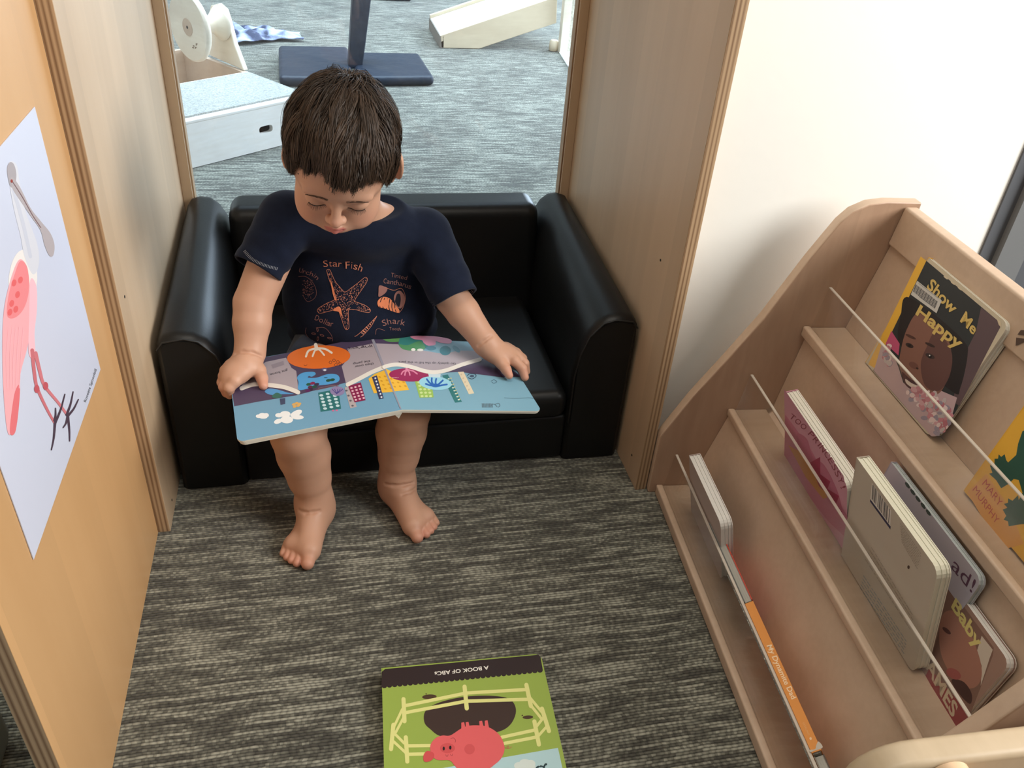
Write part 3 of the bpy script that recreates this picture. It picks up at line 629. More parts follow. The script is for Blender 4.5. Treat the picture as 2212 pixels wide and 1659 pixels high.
# wooden bin in the bottom right corner with a dowel handle
binn = thing('wooden_bin', 'pale wooden bin with rounded corners and dowel handle, nearer than the book rack', 'bin', sp(-.82, .25, 0))
pb = [(-.066, 0), (-.066, .298)] + [(-.066 + .058 * (1 - math.cos(math.radians(a))), .298 + .047 * math.sin(math.radians(a))) for a in (15, 30, 45, 60, 75, 90)] + [(.10, .352), (.40, .364), (.40, 0)]
M_bin = wood('bin_maple', (0.44, 0.335, 0.215), (0.54, 0.42, 0.285), (5, 2, 1))
for s0 in (-.735, -1.05):
    mb = MB(); mb.prism([sp(s0, u, z) for u, z in pb], SL * .028, M_bin); mb.build('end_panel', binn, bevel=0.007, seg=3)
mb = MB(); mb.obox(sp(-1.02, -.055, .05), SL * .284, SU * .012, _z * .16, M_bin); mb.build('side_panel', binn)
mb = MB(); mb.obox(sp(-1.02, -.04, .04), SL * .284, SU * .43, _z * .012, M_bin); mb.build('bottom_panel', binn)
qd = onplane(2044, 1672, sp(-.735, 0, 0), SL)
mb = MB(); mb.tube([qd, qd - SL * .29], .0195, wood('dowel', (0.56, 0.36, 0.2), (0.66, 0.45, 0.28), (3, 3, 3)), 24); mb.build('dowel_handle', binn)

# ------------------------------------------------------------------ farm alphabet book on the carpet
zt_ = .020
c_ = [onz(*p, zt_) for p in ((825, 1443), (1168, 1412), (1222, 1672))]
exb = (c_[1] - c_[0]).normalized(); wb = (c_[1] - c_[0]).length
eyb = _z.cross(exb).normalized()
def art_farm(A, mb):
    A.cv = lambda x, y: (780 + x / 4.608, 1380 + y / 4.608)
    e = lambda x, y: (x, y)
    A.poly([(205, 330), (240, 300), (1765, 158), (1786, 180), (2200, 2400), (255, 2400)], C(150, 172, 76), 1)
    A.poly([(205, 330), (240, 300), (1765, 158), (1786, 180), (1810, 315), (205, 478)], C(46, 32, 32), 2)
    for i in range(31):
        t = (i + .5) / 31; A.ell(205 + 1602 * t, 470 - 160 * t + 4, 26, 20, C(46, 32, 32), 2, 0, 14)
    A.poly([(790, 1290), (1960, 1085), (2040, 1450), (2200, 2400), (255, 2400), (240, 1430), (800, 1340)], C(176, 208, 212), 2)
    mud = C(60, 42, 36)
    A.blob([(640, 720), (760, 640), (1000, 580), (1250, 565), (1440, 585), (1520, 640), (1540, 740), (1480, 860), (1350, 930), (1050, 980), (800, 970), (690, 900), (630, 830)], mud, 3)
    A.ell(680, 577, 72, 24, C(74, 54, 34), 3, -3); A.ell(1660, 780, 52, 18, C(74, 54, 34), 3, -3); A.ell(648, 548, 8, 6, C(74, 54, 34), 3); A.ell(1605, 762, 8, 6, C(74, 54, 34), 3)
    y_ = C(222, 220, 140)
    def rail(a, b, w=34): A.stroke([a, b], w, y_, 5, False)
    rail((440, 665), (1020, 545)); rail((440, 735), (1020, 625)); rail((1040, 540), (1640, 505)); rail((1050, 620), (1660, 602))
    rail((1660, 560), (1800, 730), 28); rail((1680, 650), (1800, 800), 28); rail((1810, 790), (1740, 880), 28); rail((1850, 870), (1770, 960), 28)
    rail((1400, 980), (1740, 905)); rail((1430, 1040), (1760, 975)); rail((410, 700), (320, 890), 26); rail((420, 790), (345, 930), 26)
    rail((330, 940), (430, 1040), 28); rail((310, 1010), (440, 1130), 28); rail((460, 1065), (720, 1062)); rail((460, 1150), (660, 1145))
    for a, b in (((422, 600), (432, 820)), ((1030, 476), (1052, 692)), ((1645, 458), (1690, 670)), ((1800, 695), (1870, 918)), ((1725, 822), (1770, 1052)), ((322, 855), (298, 1098)), ((445, 980), (460, 1222))): A.stroke([a, b], 42, y_, 6, False)
    pk = C(222, 96, 98)
    for x, x2 in ((1012, 1020), (1055, 1065), (1190, 1205), (1245, 1255)): A.poly([(x - 14, 835 - (x - 1000) * .08), (x + 14, 830 - (x - 1000) * .08), (x2 + 22, 905), (x2 - 22, 905)], pk, 7)
    A.blob([(890, 960), (1020, 880), (1140, 860), (1270, 880), (1380, 960), (1428, 1080), (1400, 1180), (1330, 1250), (1240, 1300), (1000, 1310), (930, 1260), (880, 1210), (760, 1205), (700, 1150), (690, 1060), (740, 990), (810, 962)], pk, 8)
    A.blob([(625, 1150), (660, 1115), (720, 1135), (725, 1180), (690, 1215), (640, 1225), (620, 1200)], C(206, 78, 80), 9)
    A.ell(860, 1088, 74, 50, C(206, 80, 82), 9); A.ell(1080, 1098, 52, 52, C(206, 82, 84), 9)
    A.ell(823, 1092, 11, 19, C(30, 20, 24), 10); A.ell(888, 1082, 12, 20, C(30, 20, 24), 10)
    for x, y in ((855, 1160), (902, 1152)): A.stroke([(x - 12, y - 8), (x - 6, y + 8), (x + 6, y + 8), (x + 12, y - 8)], 3.2, C(120, 40, 44), 10)
    A.stroke([(892, 992), (920, 986), (940, 1010), (935, 1030)], 3.5, C(130, 44, 48), 10)
    A.stroke([(1425, 1075), (1460, 1092), (1470, 1066), (1450, 1070), (1470, 1090), (1500, 1074)], 3.5, C(200, 96, 90), 10)
    A.text('A BOOK OF ABCs', (1268, 268), (730, 330), (6, 36), (4, 36), C(236, 232, 222), 4, .02)
    for x, y, rx, ry in ((1570, 1262, 48, 36), (1630, 1235, 56, 40), (1690, 1245, 46, 40), (1640, 1275, 100, 34)): A.ell(x, y, rx, ry, C(212, 222, 216), 3, 0, 20)
    tk = C(30, 56, 62)
    A.ell(1838, 1250, 15, 11, tk, 4, -20); A.stroke([(1838, 1250), (1826, 1262), (1818, 1300)], 17, tk, 4); A.stroke([(1786, 1268), (1812, 1272), (1820, 1288)], 14, tk, 4); A.ell(1788, 1268, 13, 9, tk, 4, -20)
    A.ell(1762, 1274, 15, 10, tk, 4, -20); A.stroke([(1762, 1274), (1748, 1284), (1742, 1310)], 17, tk, 4); A.stroke([(1712, 1296), (1738, 1292)], 14, tk, 4)
book('board_book', 'alphabet board book lying on the carpet, pink pig on its green cover', c_[0] - eyb * .235, exb, eyb, wb, .235, zt_ - .001, C(150, 172, 76), mat('book_edge', (0.45, 0.42, 0.33), 0.6), None, 6, .010, art=art_farm)

# ------------------------------------------------------------------ open board book on the child's lap
spB = onz(868, 885, .262); spT = onz(805, 728, .262)
BLc = onz(513, 955, .245); TLc = onz(493, 786, .245); BRc = onz(1170, 888, .226); TRc = onz(1078, 741, .226)
TLc = onplane(493, 786, spB, (BLc - spB).cross(spT - spB)); TRc = onplane(1078, 741, spB, (BRc - spB).cross(spT - spB))
ob = thing('open_board_book', 'large open board book with city and clouds, lying on the toddler\'s knees', 'book', (spB + spT) / 2)
M_obed = mat('open_book_board', (0.72, 0.69, 0.60), 0.5)
def page(quad, name, artfn, side):
    a, b, c, d = quad                    # a,b along the near edge ; c,d along the far edge (a-d and b-c are the sides)
    n = (b - a).cross(d - a).normalized()
    if n.z < 0: n = -n
    mb = MB()
    def outline(off, ins=0.0):
        # rounded outer corners
        pts = []; outer_first = side == 'L'
        A_, B_, C_, D_ = a, b, c, d
        ex = (B_ - A_).normalized(); ey = (D_ - A_).normalized(); r = .010
        w = (B_ - A_).length; h = (D_ - A_).length
        def P(u, v): return A_ + (B_ - A_) * (u / w) + (D_ - A_) * (v / h) + ((C_ - D_) - (B_ - A_)) * (u / w) * (v / h) - n * off
        if side == 'L':
            for k in range(6): t = math.radians(180 + 90 * k / 5); pts.append(P(ins + r + r * math.cos(t), ins + r + r * math.sin(t)))
            pts += [P(w, ins), P(w, h - ins)]
            for k in range(6): t = math.radians(90 + 90 * k / 5); pts.append(P(ins + r + r * math.cos(t), h - ins - r + r * math.sin(t)))
        else:
            pts += [P(0, ins)]
            for k in range(6): t = math.radians(270 + 90 * k / 5); pts.append(P(w - ins - r + r * math.cos(t), ins + r + r * math.sin(t)))
            for k in range(6): t = math.radians(0 + 90 * k / 5); pts.append(P(w - ins - r + r * math.cos(t), h - ins - r + r * math.sin(t)))
            pts += [P(0, h - ins)]
        return pts
    th_ = [.0026, .0026, .0026] if side == 'L' else [.0026, .0026]
    off = 0
    blue = C(112, 158, 186) if side == 'L' else C(122, 166, 186)
    mb.prism(outline(0), -n * .0026, blue, M_obed)
    if artfn: artfn(Art(mb, plane_map(a, n, .00006), lambda x, y: (450 + x / 2.9493, 520 + y / 2.9493)))
    mb.build(name, ob)
    for i in range(1, len(th_)):
        mm = MB(); mm.prism(outline(.0026 * i + .0007 * i, .001 * i), -n * .0026, M_obed); mm.build('page', ob)
PUR = C(78, 66, 92); GRY = C(168, 158, 166); WHT = C(226, 222, 214)
def clouds(A, L_, k=3):
    for x, y, rx, ry, r in L_: A.ell(x, y, rx, ry, C(232, 234, 234), k, r, 20)
def artL(A):
    A.poly([(127, 790), (1045, 606), (1120, 797), (1000, 850), (875, 905), (700, 948), (560, 985), (320, 1025), (165, 1055)], PUR, 1)
    A.poly([(200, 945), (250, 860), (366, 772), (495, 745), (530, 810), (560, 830), (575, 962), (500, 930), (365, 910), (260, 925)], GRY, 2)
    A.poly([(885, 688), (960, 672), (1062, 652), (1116, 795), (1000, 850), (876, 906), (850, 800), (905, 730)], GRY, 2)
    A.ell(703, 741, 202, 74, C(222, 112, 44), 4, -3)
    w = C(232, 222, 206)
    A.stroke([(684, 662), (690, 690)], 22, w, 5, False); A.stroke([(690, 686), (640, 700), (622, 738)], 13, w, 5); A.stroke([(690, 686), (676, 706), (664, 736)], 11, w, 5)
    A.stroke([(690, 686), (714, 700), (738, 728)], 11, w, 5); A.stroke([(690, 684), (744, 690), (786, 714)], 13, w, 5)
    A.stroke([(608, 790), (618, 796), (630, 790)], 3, C(120, 60, 30), 5)
    for x, y in ((778, 775), (800, 762), (825, 772), (812, 790), (840, 785)):
        A.stroke([(x - 10, y), (x, y - 9), (x + 10, y), (x, y + 9), (x - 10, y)], 2.5, C(70, 50, 50), 5)
    A.blob([(566, 870), (590, 846), (630, 836), (672, 836), (684, 850), (660, 866), (642, 862), (636, 872), (690, 872), (760, 850), (816, 852), (836, 874), (824, 900), (760, 916), (680, 924), (640, 940), (576, 950), (574, 900)], C(84, 158, 214), 3)
    for x, y, c in ((640, 915, C(40, 90, 70)), (664, 908, C(130, 40, 80)), (690, 915, C(60, 50, 80)), (650, 932, C(90, 40, 70)), (676, 930, C(40, 80, 70)), (790, 886, C(40, 80, 60)), (766, 890, C(40, 80, 60)), (652, 948, C(60, 40, 60)), (634, 955, C(90, 40, 90))): A.ell(x, y, 17, 9, c, 4, -10, 14)
    A.ell(740, 820, 18, 11, C(96, 92, 132), 4); A.ell(742, 824, 10, 6, C(210, 216, 226), 5); A.ell(748, 872, 12, 3, C(50, 90, 120), 5)
    A.stroke([(690, 950), (780, 930), (832, 918)], 5, C(110, 84, 96), 5); A.stroke([(700, 940), (790, 922), (830, 930)], 5, C(120, 96, 104), 5)
    A.stroke([(212, 940), (290, 915), (370, 918), (470, 930), (530, 948), (572, 966)], 27, WHT, 6)
    A.blob([(360, 962), (385, 942), (440, 948), (500, 966), (545, 976), (470, 978), (400, 982)], C(84, 150, 204), 5); A.blob([(405, 990), (436, 968), (470, 985), (455, 1000), (420, 1002)], C(52, 104, 92), 6)
    A.poly([(455, 1006), (490, 1002), (490, 1040), (460, 1046)], C(62, 72, 100), 4)
    for x, y in ((545, 1042), (562, 1036), (580, 1040), (550, 1056), (574, 1050)): A.ell(x, y, 13, 8, C(214, 168, 96), 4, -20, 12)
    clouds(A, [(322, 1118, 20, 12, 0), (345, 1108, 22, 11, 0), (368, 1112, 18, 14, 0), (350, 1125, 26, 9, 0), (445, 1150, 28, 15, -20), (450, 1112, 24, 14, 0), (490, 1105, 34, 20, 0), (500, 1140, 40, 24, 0), (560, 1100, 40, 18, -25), (570, 1125, 38, 14, 0)])
    A.poly([(700, 968), (828, 944), (846, 1070), (716, 1090)], C(44, 110, 112), 3)
    for i in range(5):
        for j in range(3):
            if i == 0 and j > 1: continue
            A.ell(720 + j * 40 + i * 6, 985 + i * 21 - j * 9, 13, 8, C(190, 216, 222), 4, 0, 8)
    A.ell(822, 958, 46, 30, C(140, 128, 168), 5); [A.stroke([(818, 975), (818 + dx, 958), (818 + dx * 1.6, 945)], 4, C(70, 66, 130), 6) for dx in (-18, -8, 4, 14, 24)]
    A.poly([(868, 935), (905, 925), (946, 1058), (905, 1068)], C(176, 166, 168), 3); [A.ell(880 + i * 13, 955 + i * 32, 8, 6, C(96, 92, 100), 4, 0, 12) for i in range(4)]
    A.poly([(890, 925), (972, 902), (1002, 1016), (932, 1030)], C(132, 38, 78), 5)
    for i in range(5):
        for j in range(3): A.ell(912 + j * 25 + i * 7, 938 + i * 19 - j * 6, 8, 6, C(222, 180, 192), 6, 0, 10)
    A.poly([(1020, 880), (1060, 848), (1128, 822), (1186, 962), (1055, 972)], C(232, 182, 62), 3)
    for i in range(4):
        for j in range(3): A.ell(1058 + j * 34 + i * 12, 872 + i * 25 - j * 4, 9, 5, C(206, 150, 40), 4, 20, 8)
    A.poly([(1042, 868), (1074, 858), (1118, 1004), (1090, 1010)], C(56, 60, 92), 5)
    for i in range(7): A.ell(1064 + i * 6.5, 876 + i * 20, 6, 6, C(216, 220, 226), 6, 0, 10)
    A.stroke([(888, 916), (960, 880), (1040, 838), (1117, 806)], 26, WHT, 7)
    A.ell(795, 1082, 8, 6, C(200, 110, 150), 4, 0, 8); A.ell(818, 1080, 8, 6, C(200, 110, 150), 4, 0, 8)
    ink = C(52, 48, 60)
    A.text('then over', (1054, 776), (932, 796), (2, 15), (2, 15), ink, 4); A.text('the jump', (1030, 760), (922, 778), (2, 15), (2, 15), ink, 4)
    A.text('got home.', (504, 818), (388, 848), (2, 15), (2, 15), ink, 4)
    rr = random.Random(2)
    for i in range(16): x = 890 + i * 10; A.stroke([(x, 690 - i), (x + rr.uniform(-7, 7), 682 - i + rr.uniform(-8, 12)), (x + 6, 692 - i)], 2.2, C(60, 52, 66), 4)
    A.poly([(400, 790), (478, 765), (484, 790), (410, 815)], C(148, 138, 148), 3)
    A.poly([(1030, 608), (1046, 606), (1066, 652), (1230, 1070), (1222, 1070)], C(150, 150, 166), 5)
def artR(A):
    A.poly([(1047, 606), (1110, 606), (1230, 640), (1400, 665), (1060, 655)], PUR, 1)
    A.poly([(1060, 654), (1215, 660), (1330, 692), (1490, 720), (1600, 700), (1700, 700), (1745, 755), (1560, 812), (1440, 838), (1300, 800), (1200, 782), (1118, 797)], GRY, 2)
    A.poly([(1470, 842), (1600, 800), (1760, 750), (1900, 800), (2000, 866), (1870, 870), (1600, 836)], PUR, 2)
    A.blob([(1098, 607), (1180, 607), (1240, 616), (1230, 640), (1160, 645), (1115, 630)], C(92, 146, 84), 3)
    A.blob([(1212, 650), (1230, 612), (1290, 608), (1380, 640), (1400, 680), (1340, 690), (1260, 690), (1220, 672)], C(58, 128, 124), 4)
    A.blob([(1215, 660), (1270, 665), (1350, 640), (1380, 690), (1300, 700), (1240, 690)], C(84, 146, 100), 5)
    A.ell(1510, 700, 36, 30, C(58, 120, 134), 4); A.ell(1420, 684, 32, 14, C(76, 130, 150), 4); A.ell(1580, 690, 30, 14, C(88, 140, 160), 4, 40)
    A.blob([(1290, 608), (1380, 606), (1470, 612), (1545, 630), (1540, 655), (1480, 650), (1450, 640), (1445, 662), (1400, 668), (1372, 650), (1360, 634), (1310, 626)], C(222, 148, 178), 6)
    A.ell(1306, 694, 14, 9, C(232, 232, 226), 7); A.ell(1350, 696, 20, 9, C(224, 226, 220), 7)
    A.poly([(1124, 812), (1240, 868), (1280, 950), (1186, 960)], C(232, 182, 62), 3)
    for i in range(3):
        for j in range(3): A.ell(1164 + j * 34 + i * 12, 880 + i * 25 - j * 2, 9, 5, C(206, 150, 40), 4, 20, 8)
    A.poly([(1314, 890), (1420, 890), (1436, 998), (1346, 1000)], C(150, 186, 92), 3)
    for i in range(5):
        for j in range(3): A.ell(1342 + j * 27 + i * 5, 902 + i * 22, 10, 7, C(196, 216, 150), 4, 0, 10)
    A.poly([(1490, 858), (1526, 852), (1616, 1026), (1572, 1032)], C(48, 116, 118), 3)
    for i in range(8): A.ell(1532 + i * 9, 880 + i * 19, 7, 4, C(206, 222, 216), 4, 0, 8); A.ell(1546 + i * 8, 876 + i * 19, 5, 3, C(220, 206, 120), 4, 0, 8)
    A.poly([(1590, 836), (1626, 834), (1694, 972), (1660, 978)], C(218, 206, 178), 3); [A.ell(1612 + i * 12, 852 + i * 24, 5, 6, C(200, 184, 156), 4, 20, 8) for i in range(5)]
    A.ell(1280, 855, 128, 42, C(150, 36, 84), 5, 2)
    pk = C(214, 130, 160)
    for pts in ([(1262, 824), (1240, 834), (1230, 850)], [(1266, 824), (1256, 838), (1252, 856)], [(1270, 824), (1280, 838), (1284, 856)], [(1272, 822), (1304, 830), (1330, 848)]): A.stroke(pts, 9, pk, 6)
    A.stroke([(1262, 816), (1270, 826)], 14, pk, 6, False); [A.stroke([(1170 + i * 9, 873), (1175 + i * 9, 871)], 3, C(230, 200, 210), 6, False) for i in range(5)]
    A.ell(1446, 907, 104, 43, C(150, 206, 226), 5, 5)
    bl = C(44, 100, 180)
    for pts in ([(1440, 925), (1410, 905), (1392, 882)], [(1440, 925), (1424, 900), (1424, 876)], [(1450, 925), (1448, 900), (1452, 880)], [(1455, 925), (1478, 905), (1494, 890)], [(1450, 925), (1410, 920), (1386, 912)], [(1455, 928), (1490, 920), (1520, 916)]): A.stroke(pts, 11, bl, 6)
    A.ell(1448, 922, 26, 12, bl, 7)
    A.poly([(1400, 846), (1480, 850), (1478, 872), (1406, 866)], C(196, 216, 226), 6)
    A.stroke([(1121, 804), (1165, 792), (1220, 790), (1300, 806), (1370, 828), (1440, 838), (1520, 824), (1620, 788), (1730, 756)], 25, WHT, 8)
    ink = C(52, 48, 60)
    A.text('Go quietly up the hill in the park.', (1578, 778), (1206, 766), (0, 14), (0, 14), ink, 4)
    A.stroke([(1650, 860), (1665, 848), (1700, 850), (1704, 866), (1680, 880), (1655, 872)], 4, C(52, 70, 92), 4); A.ell(1680, 862, 14, 8, C(70, 90, 112), 4, 0, 10)
    A.stroke([(1800, 896), (1820, 886), (1838, 898), (1820, 908), (1806, 900)], 3, C(74, 104, 124), 4)
    for i in range(8): A.poly([(1742 + i * 9, 1036), (1748 + i * 9, 1036), (1750 + i * 9, 1062), (1744 + i * 9, 1062)], C(92, 116, 128), 4)
    A.stroke([(1800, 1060), (1806, 1044), (1826, 1042), (1840, 1058)], 4, C(84, 110, 124), 4); A.stroke([(1830, 1040), (1850, 1036), (1858, 1050), (1848, 1060)], 4, C(84, 110, 124), 4)
    A.stroke([(1884, 1000), (1960, 1004), (2040, 1000), (2075, 1005)], 2, C(84, 110, 124), 4)
page((BLc, spB, spT, TLc), 'left_page', artL, 'L')
page((spB, BRc, TRc, spT), 'right_page', artR, 'R')
# folded flap of the spine board hanging under the centre
q_ = spB + (spT - spB) * .004; up_ = (spT - spB)
mb = MB(); a1_ = q_ + V(-.014, .002, -.006); a2_ = q_ + V(.002, .002, -.005); a3_ = q_ + V(-.004, .003, -.019)
mb.prism([a1_, a2_, a3_], up_ * .9, M_obed); mb.build('spine_fold', ob)

# ------------------------------------------------------------------ play area behind the pane
K = V(-.027, 3.018, 0); Adir = V(-.780, -.625, 0).normalized(); Bdir = V(-.607, .795, 0).normalized(); HB = .152
step = thing('carpeted_step_box', 'whitewashed wooden step box with grey carpet top and an oval hand hole', 'step box', K + Adir * .35 + Bdir * .18)
WB = .373
# front face with the oval hole: built as ring of quads around the hole
def holed(o, ex, ey, en, w, h, t, cx, cz, rx, rz, m, n=32):
    mb = MB(); ring = []; outer = []
    for i in range(n):
        a = 2 * math.pi * i / n; sx = math.copysign(abs(math.cos(a)) ** .45, math.cos(a)); sz = math.copysign(abs(math.sin(a)) ** .7, math.sin(a))
        ring.append((cx + rx * sx, cz + rz * sz)); k = max(abs(math.cos(a)), abs(math.sin(a)))
        ox, oz = math.cos(a) / k, math.sin(a) / k
        outer.append((w / 2 + w / 2 * ox if 1 else 0, h / 2 + h / 2 * oz))
    P = lambda p, d: o + ex * p[0] + ey * p[1] + en * d
    for d in (0, t):
        mb.add([P(p, d) for p in ring] + [P(p, d) for p in outer], [(i, (i + 1) % n, n + (i + 1) % n, n + i) for i in range(n)], m)
    mb.add([P(p, 0) for p in ring] + [P(p, t) for p in ring], [(i, (i + 1) % n, n + (i + 1) % n, n + i) for i in range(n)], m, True)
    mb.add([P(p, 0) for p in outer] + [P(p, t) for p in outer], [(i, (i + 1) % n, n + (i + 1) % n, n + i) for i in range(n)], m)
    return mb
LB = .70
hq = onplane(573, 280, K, Bdir) - K
holed(K + _z * .002, Adir, _z, Bdir, LB, HB - .014, .018, hq.dot(Adir), hq.z, .027, .0125, M_white).build('front_board', step)
mb = MB(); mb.obox(K + _z * .002 + Bdir * .018, Adir * .018, Bdir * (WB - .018), _z * (HB - .014), M_white); mb.build('side_board', step)
mb = MB(); mb.obox(K + _z * .002 + Bdir * (WB - .018) + Adir * .018, Adir * (LB - .018), Bdir * .018, _z * (HB - .014), M_white); mb.build('back_board', step)
mb = MB(); mb.obox(K + _z * (HB - .012), Adir * LB, Bdir * WB, _z * .010, M_white); mb.build('top_board', step, bevel=.002)
mb = MB(); mb.obox(K + _z * (HB - .003) + Adir * .014 + Bdir * .028, Adir * (LB - .03), Bdir * (WB - .052), _z * .007, mat('grey_berber', (0.36, 0.36, 0.33), 0.95, vary=((170, 170, 170), 0.28, 2), bump=((220, 220, 220), 0.8, 0.003))); mb.build('carpet_top', step)
# roller tray behind the step
tray = thing('wooden_roller_tray', 'maple tray with a big wooden disc, spool and upright, behind the carpeted step', 'wooden toy', K + Adir * .3 + Bdir * .6)
T0 = K + Bdir * (WB + .002); HT = .148; LT = .42
mb = MB(); mb.obox(T0, Adir * .018, Bdir * LT, _z * HT, M_maple); mb.build('side_wall', tray)
mb = MB(); mb.obox(T0 + Adir * .018 + Bdir * (LT - .018), Adir * .6, Bdir * .018, _z * HT, M_maple); mb.build('end_wall', tray)
mb = MB(); mb.obox(T0 + Adir * .018, Adir * .6, Bdir * (LT - .018), _z * .012, M_maple); mb.build('bottom', tray)
def onA(px, py, off): return onplane(px, py, K + Adir * off, Adir)
sh = [onA(*p, -.003) for p in ((527, 153), (505, 95), (492, 45), (484, 20), (470, 8), (455, 12), (449, 34), (448, 60), (449, 118))]
mb = MB(); mb.prism(sh, -Adir * .02, M_light); mb.build('upright', tray, bevel=.004, seg=2)
dc = onA(411, 58, .125); rd = .118
mb = MB(); mb.lathe(dc, Adir, [(rd - .006, -.011), (rd, -.005), (rd, .005), (rd - .006, .011)], M_light, 48)
mb.lathe(dc + Adir * .0112, Adir, [(.030, 0), (.030, .0008)], M_maple, 30); mb.lathe(dc + Adir * .012, Adir, [(.005, 0), (.005, .001)], M_black, 10)
A = Art(mb, plane_map(dc + Adir * .0114, Adir), lambda x, y: (340 + x / 6.144, y / 6.144))
rr = random.Random(1)
for i in range(9): A.ell(500 + rr.uniform(-32, 32), 612 + rr.uniform(-30, 30), 11, 7, C(120, 96, 76), 2, rr.uniform(0, 90), 8)
mb.build('disc', tray)
mb = MB(); mb.lathe(dc - Adir * .010, -Adir, [(.028, 0), (.022, .010), (.020, .030), (.024, .055), (.034, .080), (.055, .105), (.060, .110), (.060, .116)], M_light, 36); mb.build('spool', tray)

# blue vinyl pads with an upright
pads = thing('padded_stand', 'dark blue vinyl stand with two flat pads and a tall upright, behind the child\'s head', 'soft play stand', onz(760, 150, 0))
def padz(name, px4, z0, z1, r=.018):
    b = [onz(*p, z0) for p in px4]; mb = MB(); mb.hexa(b, [p + _z * (z1 - z0) for p in b], M_navy); mb.build(name, pads, bevel=r, seg=3)
padz('left_pad', [(604, 187), (765, 190), (752, 120), (603, 118)], .002, .045)
padz('right_pad', [(765, 188), (938, 186), (905, 134), (765, 132)], .002, .045)
b0 = onz(752, 150, .03); b1 = onz(783, 148, .03); dd = V(0, .10, 0)
t0_ = ony(771, -160, b0.y); t1_ = ony(822, -160, b1.y)
mb = MB(); mb.hexa([b0, b1, b1 + dd, b0 + dd], [t0_, t1_, t1_ + dd, t0_ + dd], M_navy); mb.build('upright', pads, bevel=.006, seg=2)
q = onz(840, 2, 0); mb = MB(); mb.box((q.x - .16, q.y, 0), (q.x + .14, q.y + .5, .04), M_navy)
props(mb.build('floor_cushion', bevel=.015, seg=2), 'dark blue flat cushion at the very top of the view, beyond the padded stand', 'cushion')

# crumpled cloth
def cloth():
    a = onz(500, 92, 0); b = onz(652, 88, 0); n, m_ = 70, 30; mb = MB(); vv = []
    rr = np.random.RandomState(4); ph = rr.rand(12) * 6.28
    L_ = (b - a); nrm = V(-L_.y, L_.x, 0).normalized()
    for i in range(n):
        for j in range(m_):
            u, v = i / (n - 1), j / (m_ - 1)
            wd = .30 * (1 - .72 * u) ** .8 + .015
            r = .9 - .35 * u
            x = a + L_ * (u + .02 * math.sin(9 * v + ph[0])) + nrm * ((v - .2) * wd + .02 * math.sin(7 * u + ph[1]))
            h = .012 + (.045 * abs(math.sin(5.5 * u + 3.1 * v + ph[2])) + .03 * abs(math.sin(11 * v + 4 * u + ph[3])) + .014 * math.sin(23 * u + 13 * v + ph[4])) * math.sin(math.pi * min(1, max(0, v * .94 + .03))) ** .6 * r * (1 - u * .5)
            vv.append((x.x, x.y, max(h, .004)))
    mc = bpy.data.materials.new('patterned_cloth'); mc.use_nodes = True; nt = mc.node_tree; bs = nt.nodes['Principled BSDF']; bs.inputs['Roughness'].default_value = .9
    tc = nt.nodes.new('ShaderNodeTexCoord'); nz = nt.nodes.new('ShaderNodeTexNoise'); nz.inputs['Scale'].default_value = 14; nz.inputs['Detail'].default_value = 4; nt.links.new(tc.outputs['Object'], nz.inputs['Vector'])
    rp = nt.nodes.new('ShaderNodeValToRGB'); e = rp.color_ramp.elements; e[0].position = .42; e[0].color = (.045, .05, .09, 1); e[1].position = .62; e[1].color = (.42, .46, .62, 1)
    nt.links.new(nz.outputs[0], rp.inputs[0]); nt.links.new(rp.outputs[0], bs.inputs['Base Color'])
    mb.add(vv, [(i * m_ + j, (i + 1) * m_ + j, (i + 1) * m_ + j + 1, i * m_ + j + 1) for i in range(n - 1) for j in range(m_ - 1)], mc, True)
    o = mb.build('cloth'); so = o.modifiers.new('s', 'SOLIDIFY'); so.thickness = .003
    props(o, 'crumpled blue and white patterned cloth lying on the play area carpet', 'cloth')
cloth()

# ramp
ramp = thing('wooden_ramp', 'wooden toddler ramp with a cream carpet slope and upright post, at the top right', 'ramp', onz(1000, 105, 0) + V(.2, .2, 0))
YR = 4.41
def P_(x, y, Y=YR): q = ony(x, y, Y); return q
side = [P_(953, 106), P_(1035, 106), P_(1202, 50), P_(1204, -8), P_(951, 77)]
side[0].z = side[1].z = 0.002
M_rampw = wood('ramp_maple', (0.66, 0.52, 0.36), (0.76, 0.62, 0.44), (1, 4, 4))
for k, dy in enumerate((0, .42)):
    mb = MB(); mb.prism([p + V(0, dy, .014 * k if i_ in (3, 4) else 0) for i_, p in enumerate(side)], V(0, .022, 0), M_rampw); mb.build('side_board', ramp, bevel=.003)
a_, b_ = side[4] + V(0, .0225, -.003), side[3] + V(0, .0225, -.003)
mb = MB(); mb.hexa([a_ - _z * .02, b_ - _z * .02, b_ - _z * .02 + V(0, .397, 0), a_ - _z * .02 + V(0, .397, 0)], [a_, b_, b_ + V(0, .397, 0), a_ + V(0, .397, 0)], mat('cream_carpet', (0.55, 0.53, 0.47), 0.95, vary=((90, 90, 90), .12, 2), bump=((160, 160, 160), .5, .003))); mb.build('carpet_slope', ramp, bevel=.006)
mb = MB(); mb.box((side[0].x - .008, YR, .002), (side[0].x + .012, YR + .44, side[4].z - .002), mat('ramp_front', (.2, .17, .14), .7)); mb.build('nose_board', ramp)
p0_ = onz(1209, 112, 0); 
mb = MB(); mb.box((p0_.x - .012, YR - .05, 0), (p0_.x + .030, YR - .005, .75), M_light); mb.build('post', ramp, bevel=.004)
mb = MB(); mb.lathe(onz(1199, 112, 0) + V(-.004, .02, .002), (0, 0, 1), [(.022, 0), (.026, .01), (.024, .045), (.018, .052)], M_rampw, 20); mb.build('peg', ramp)
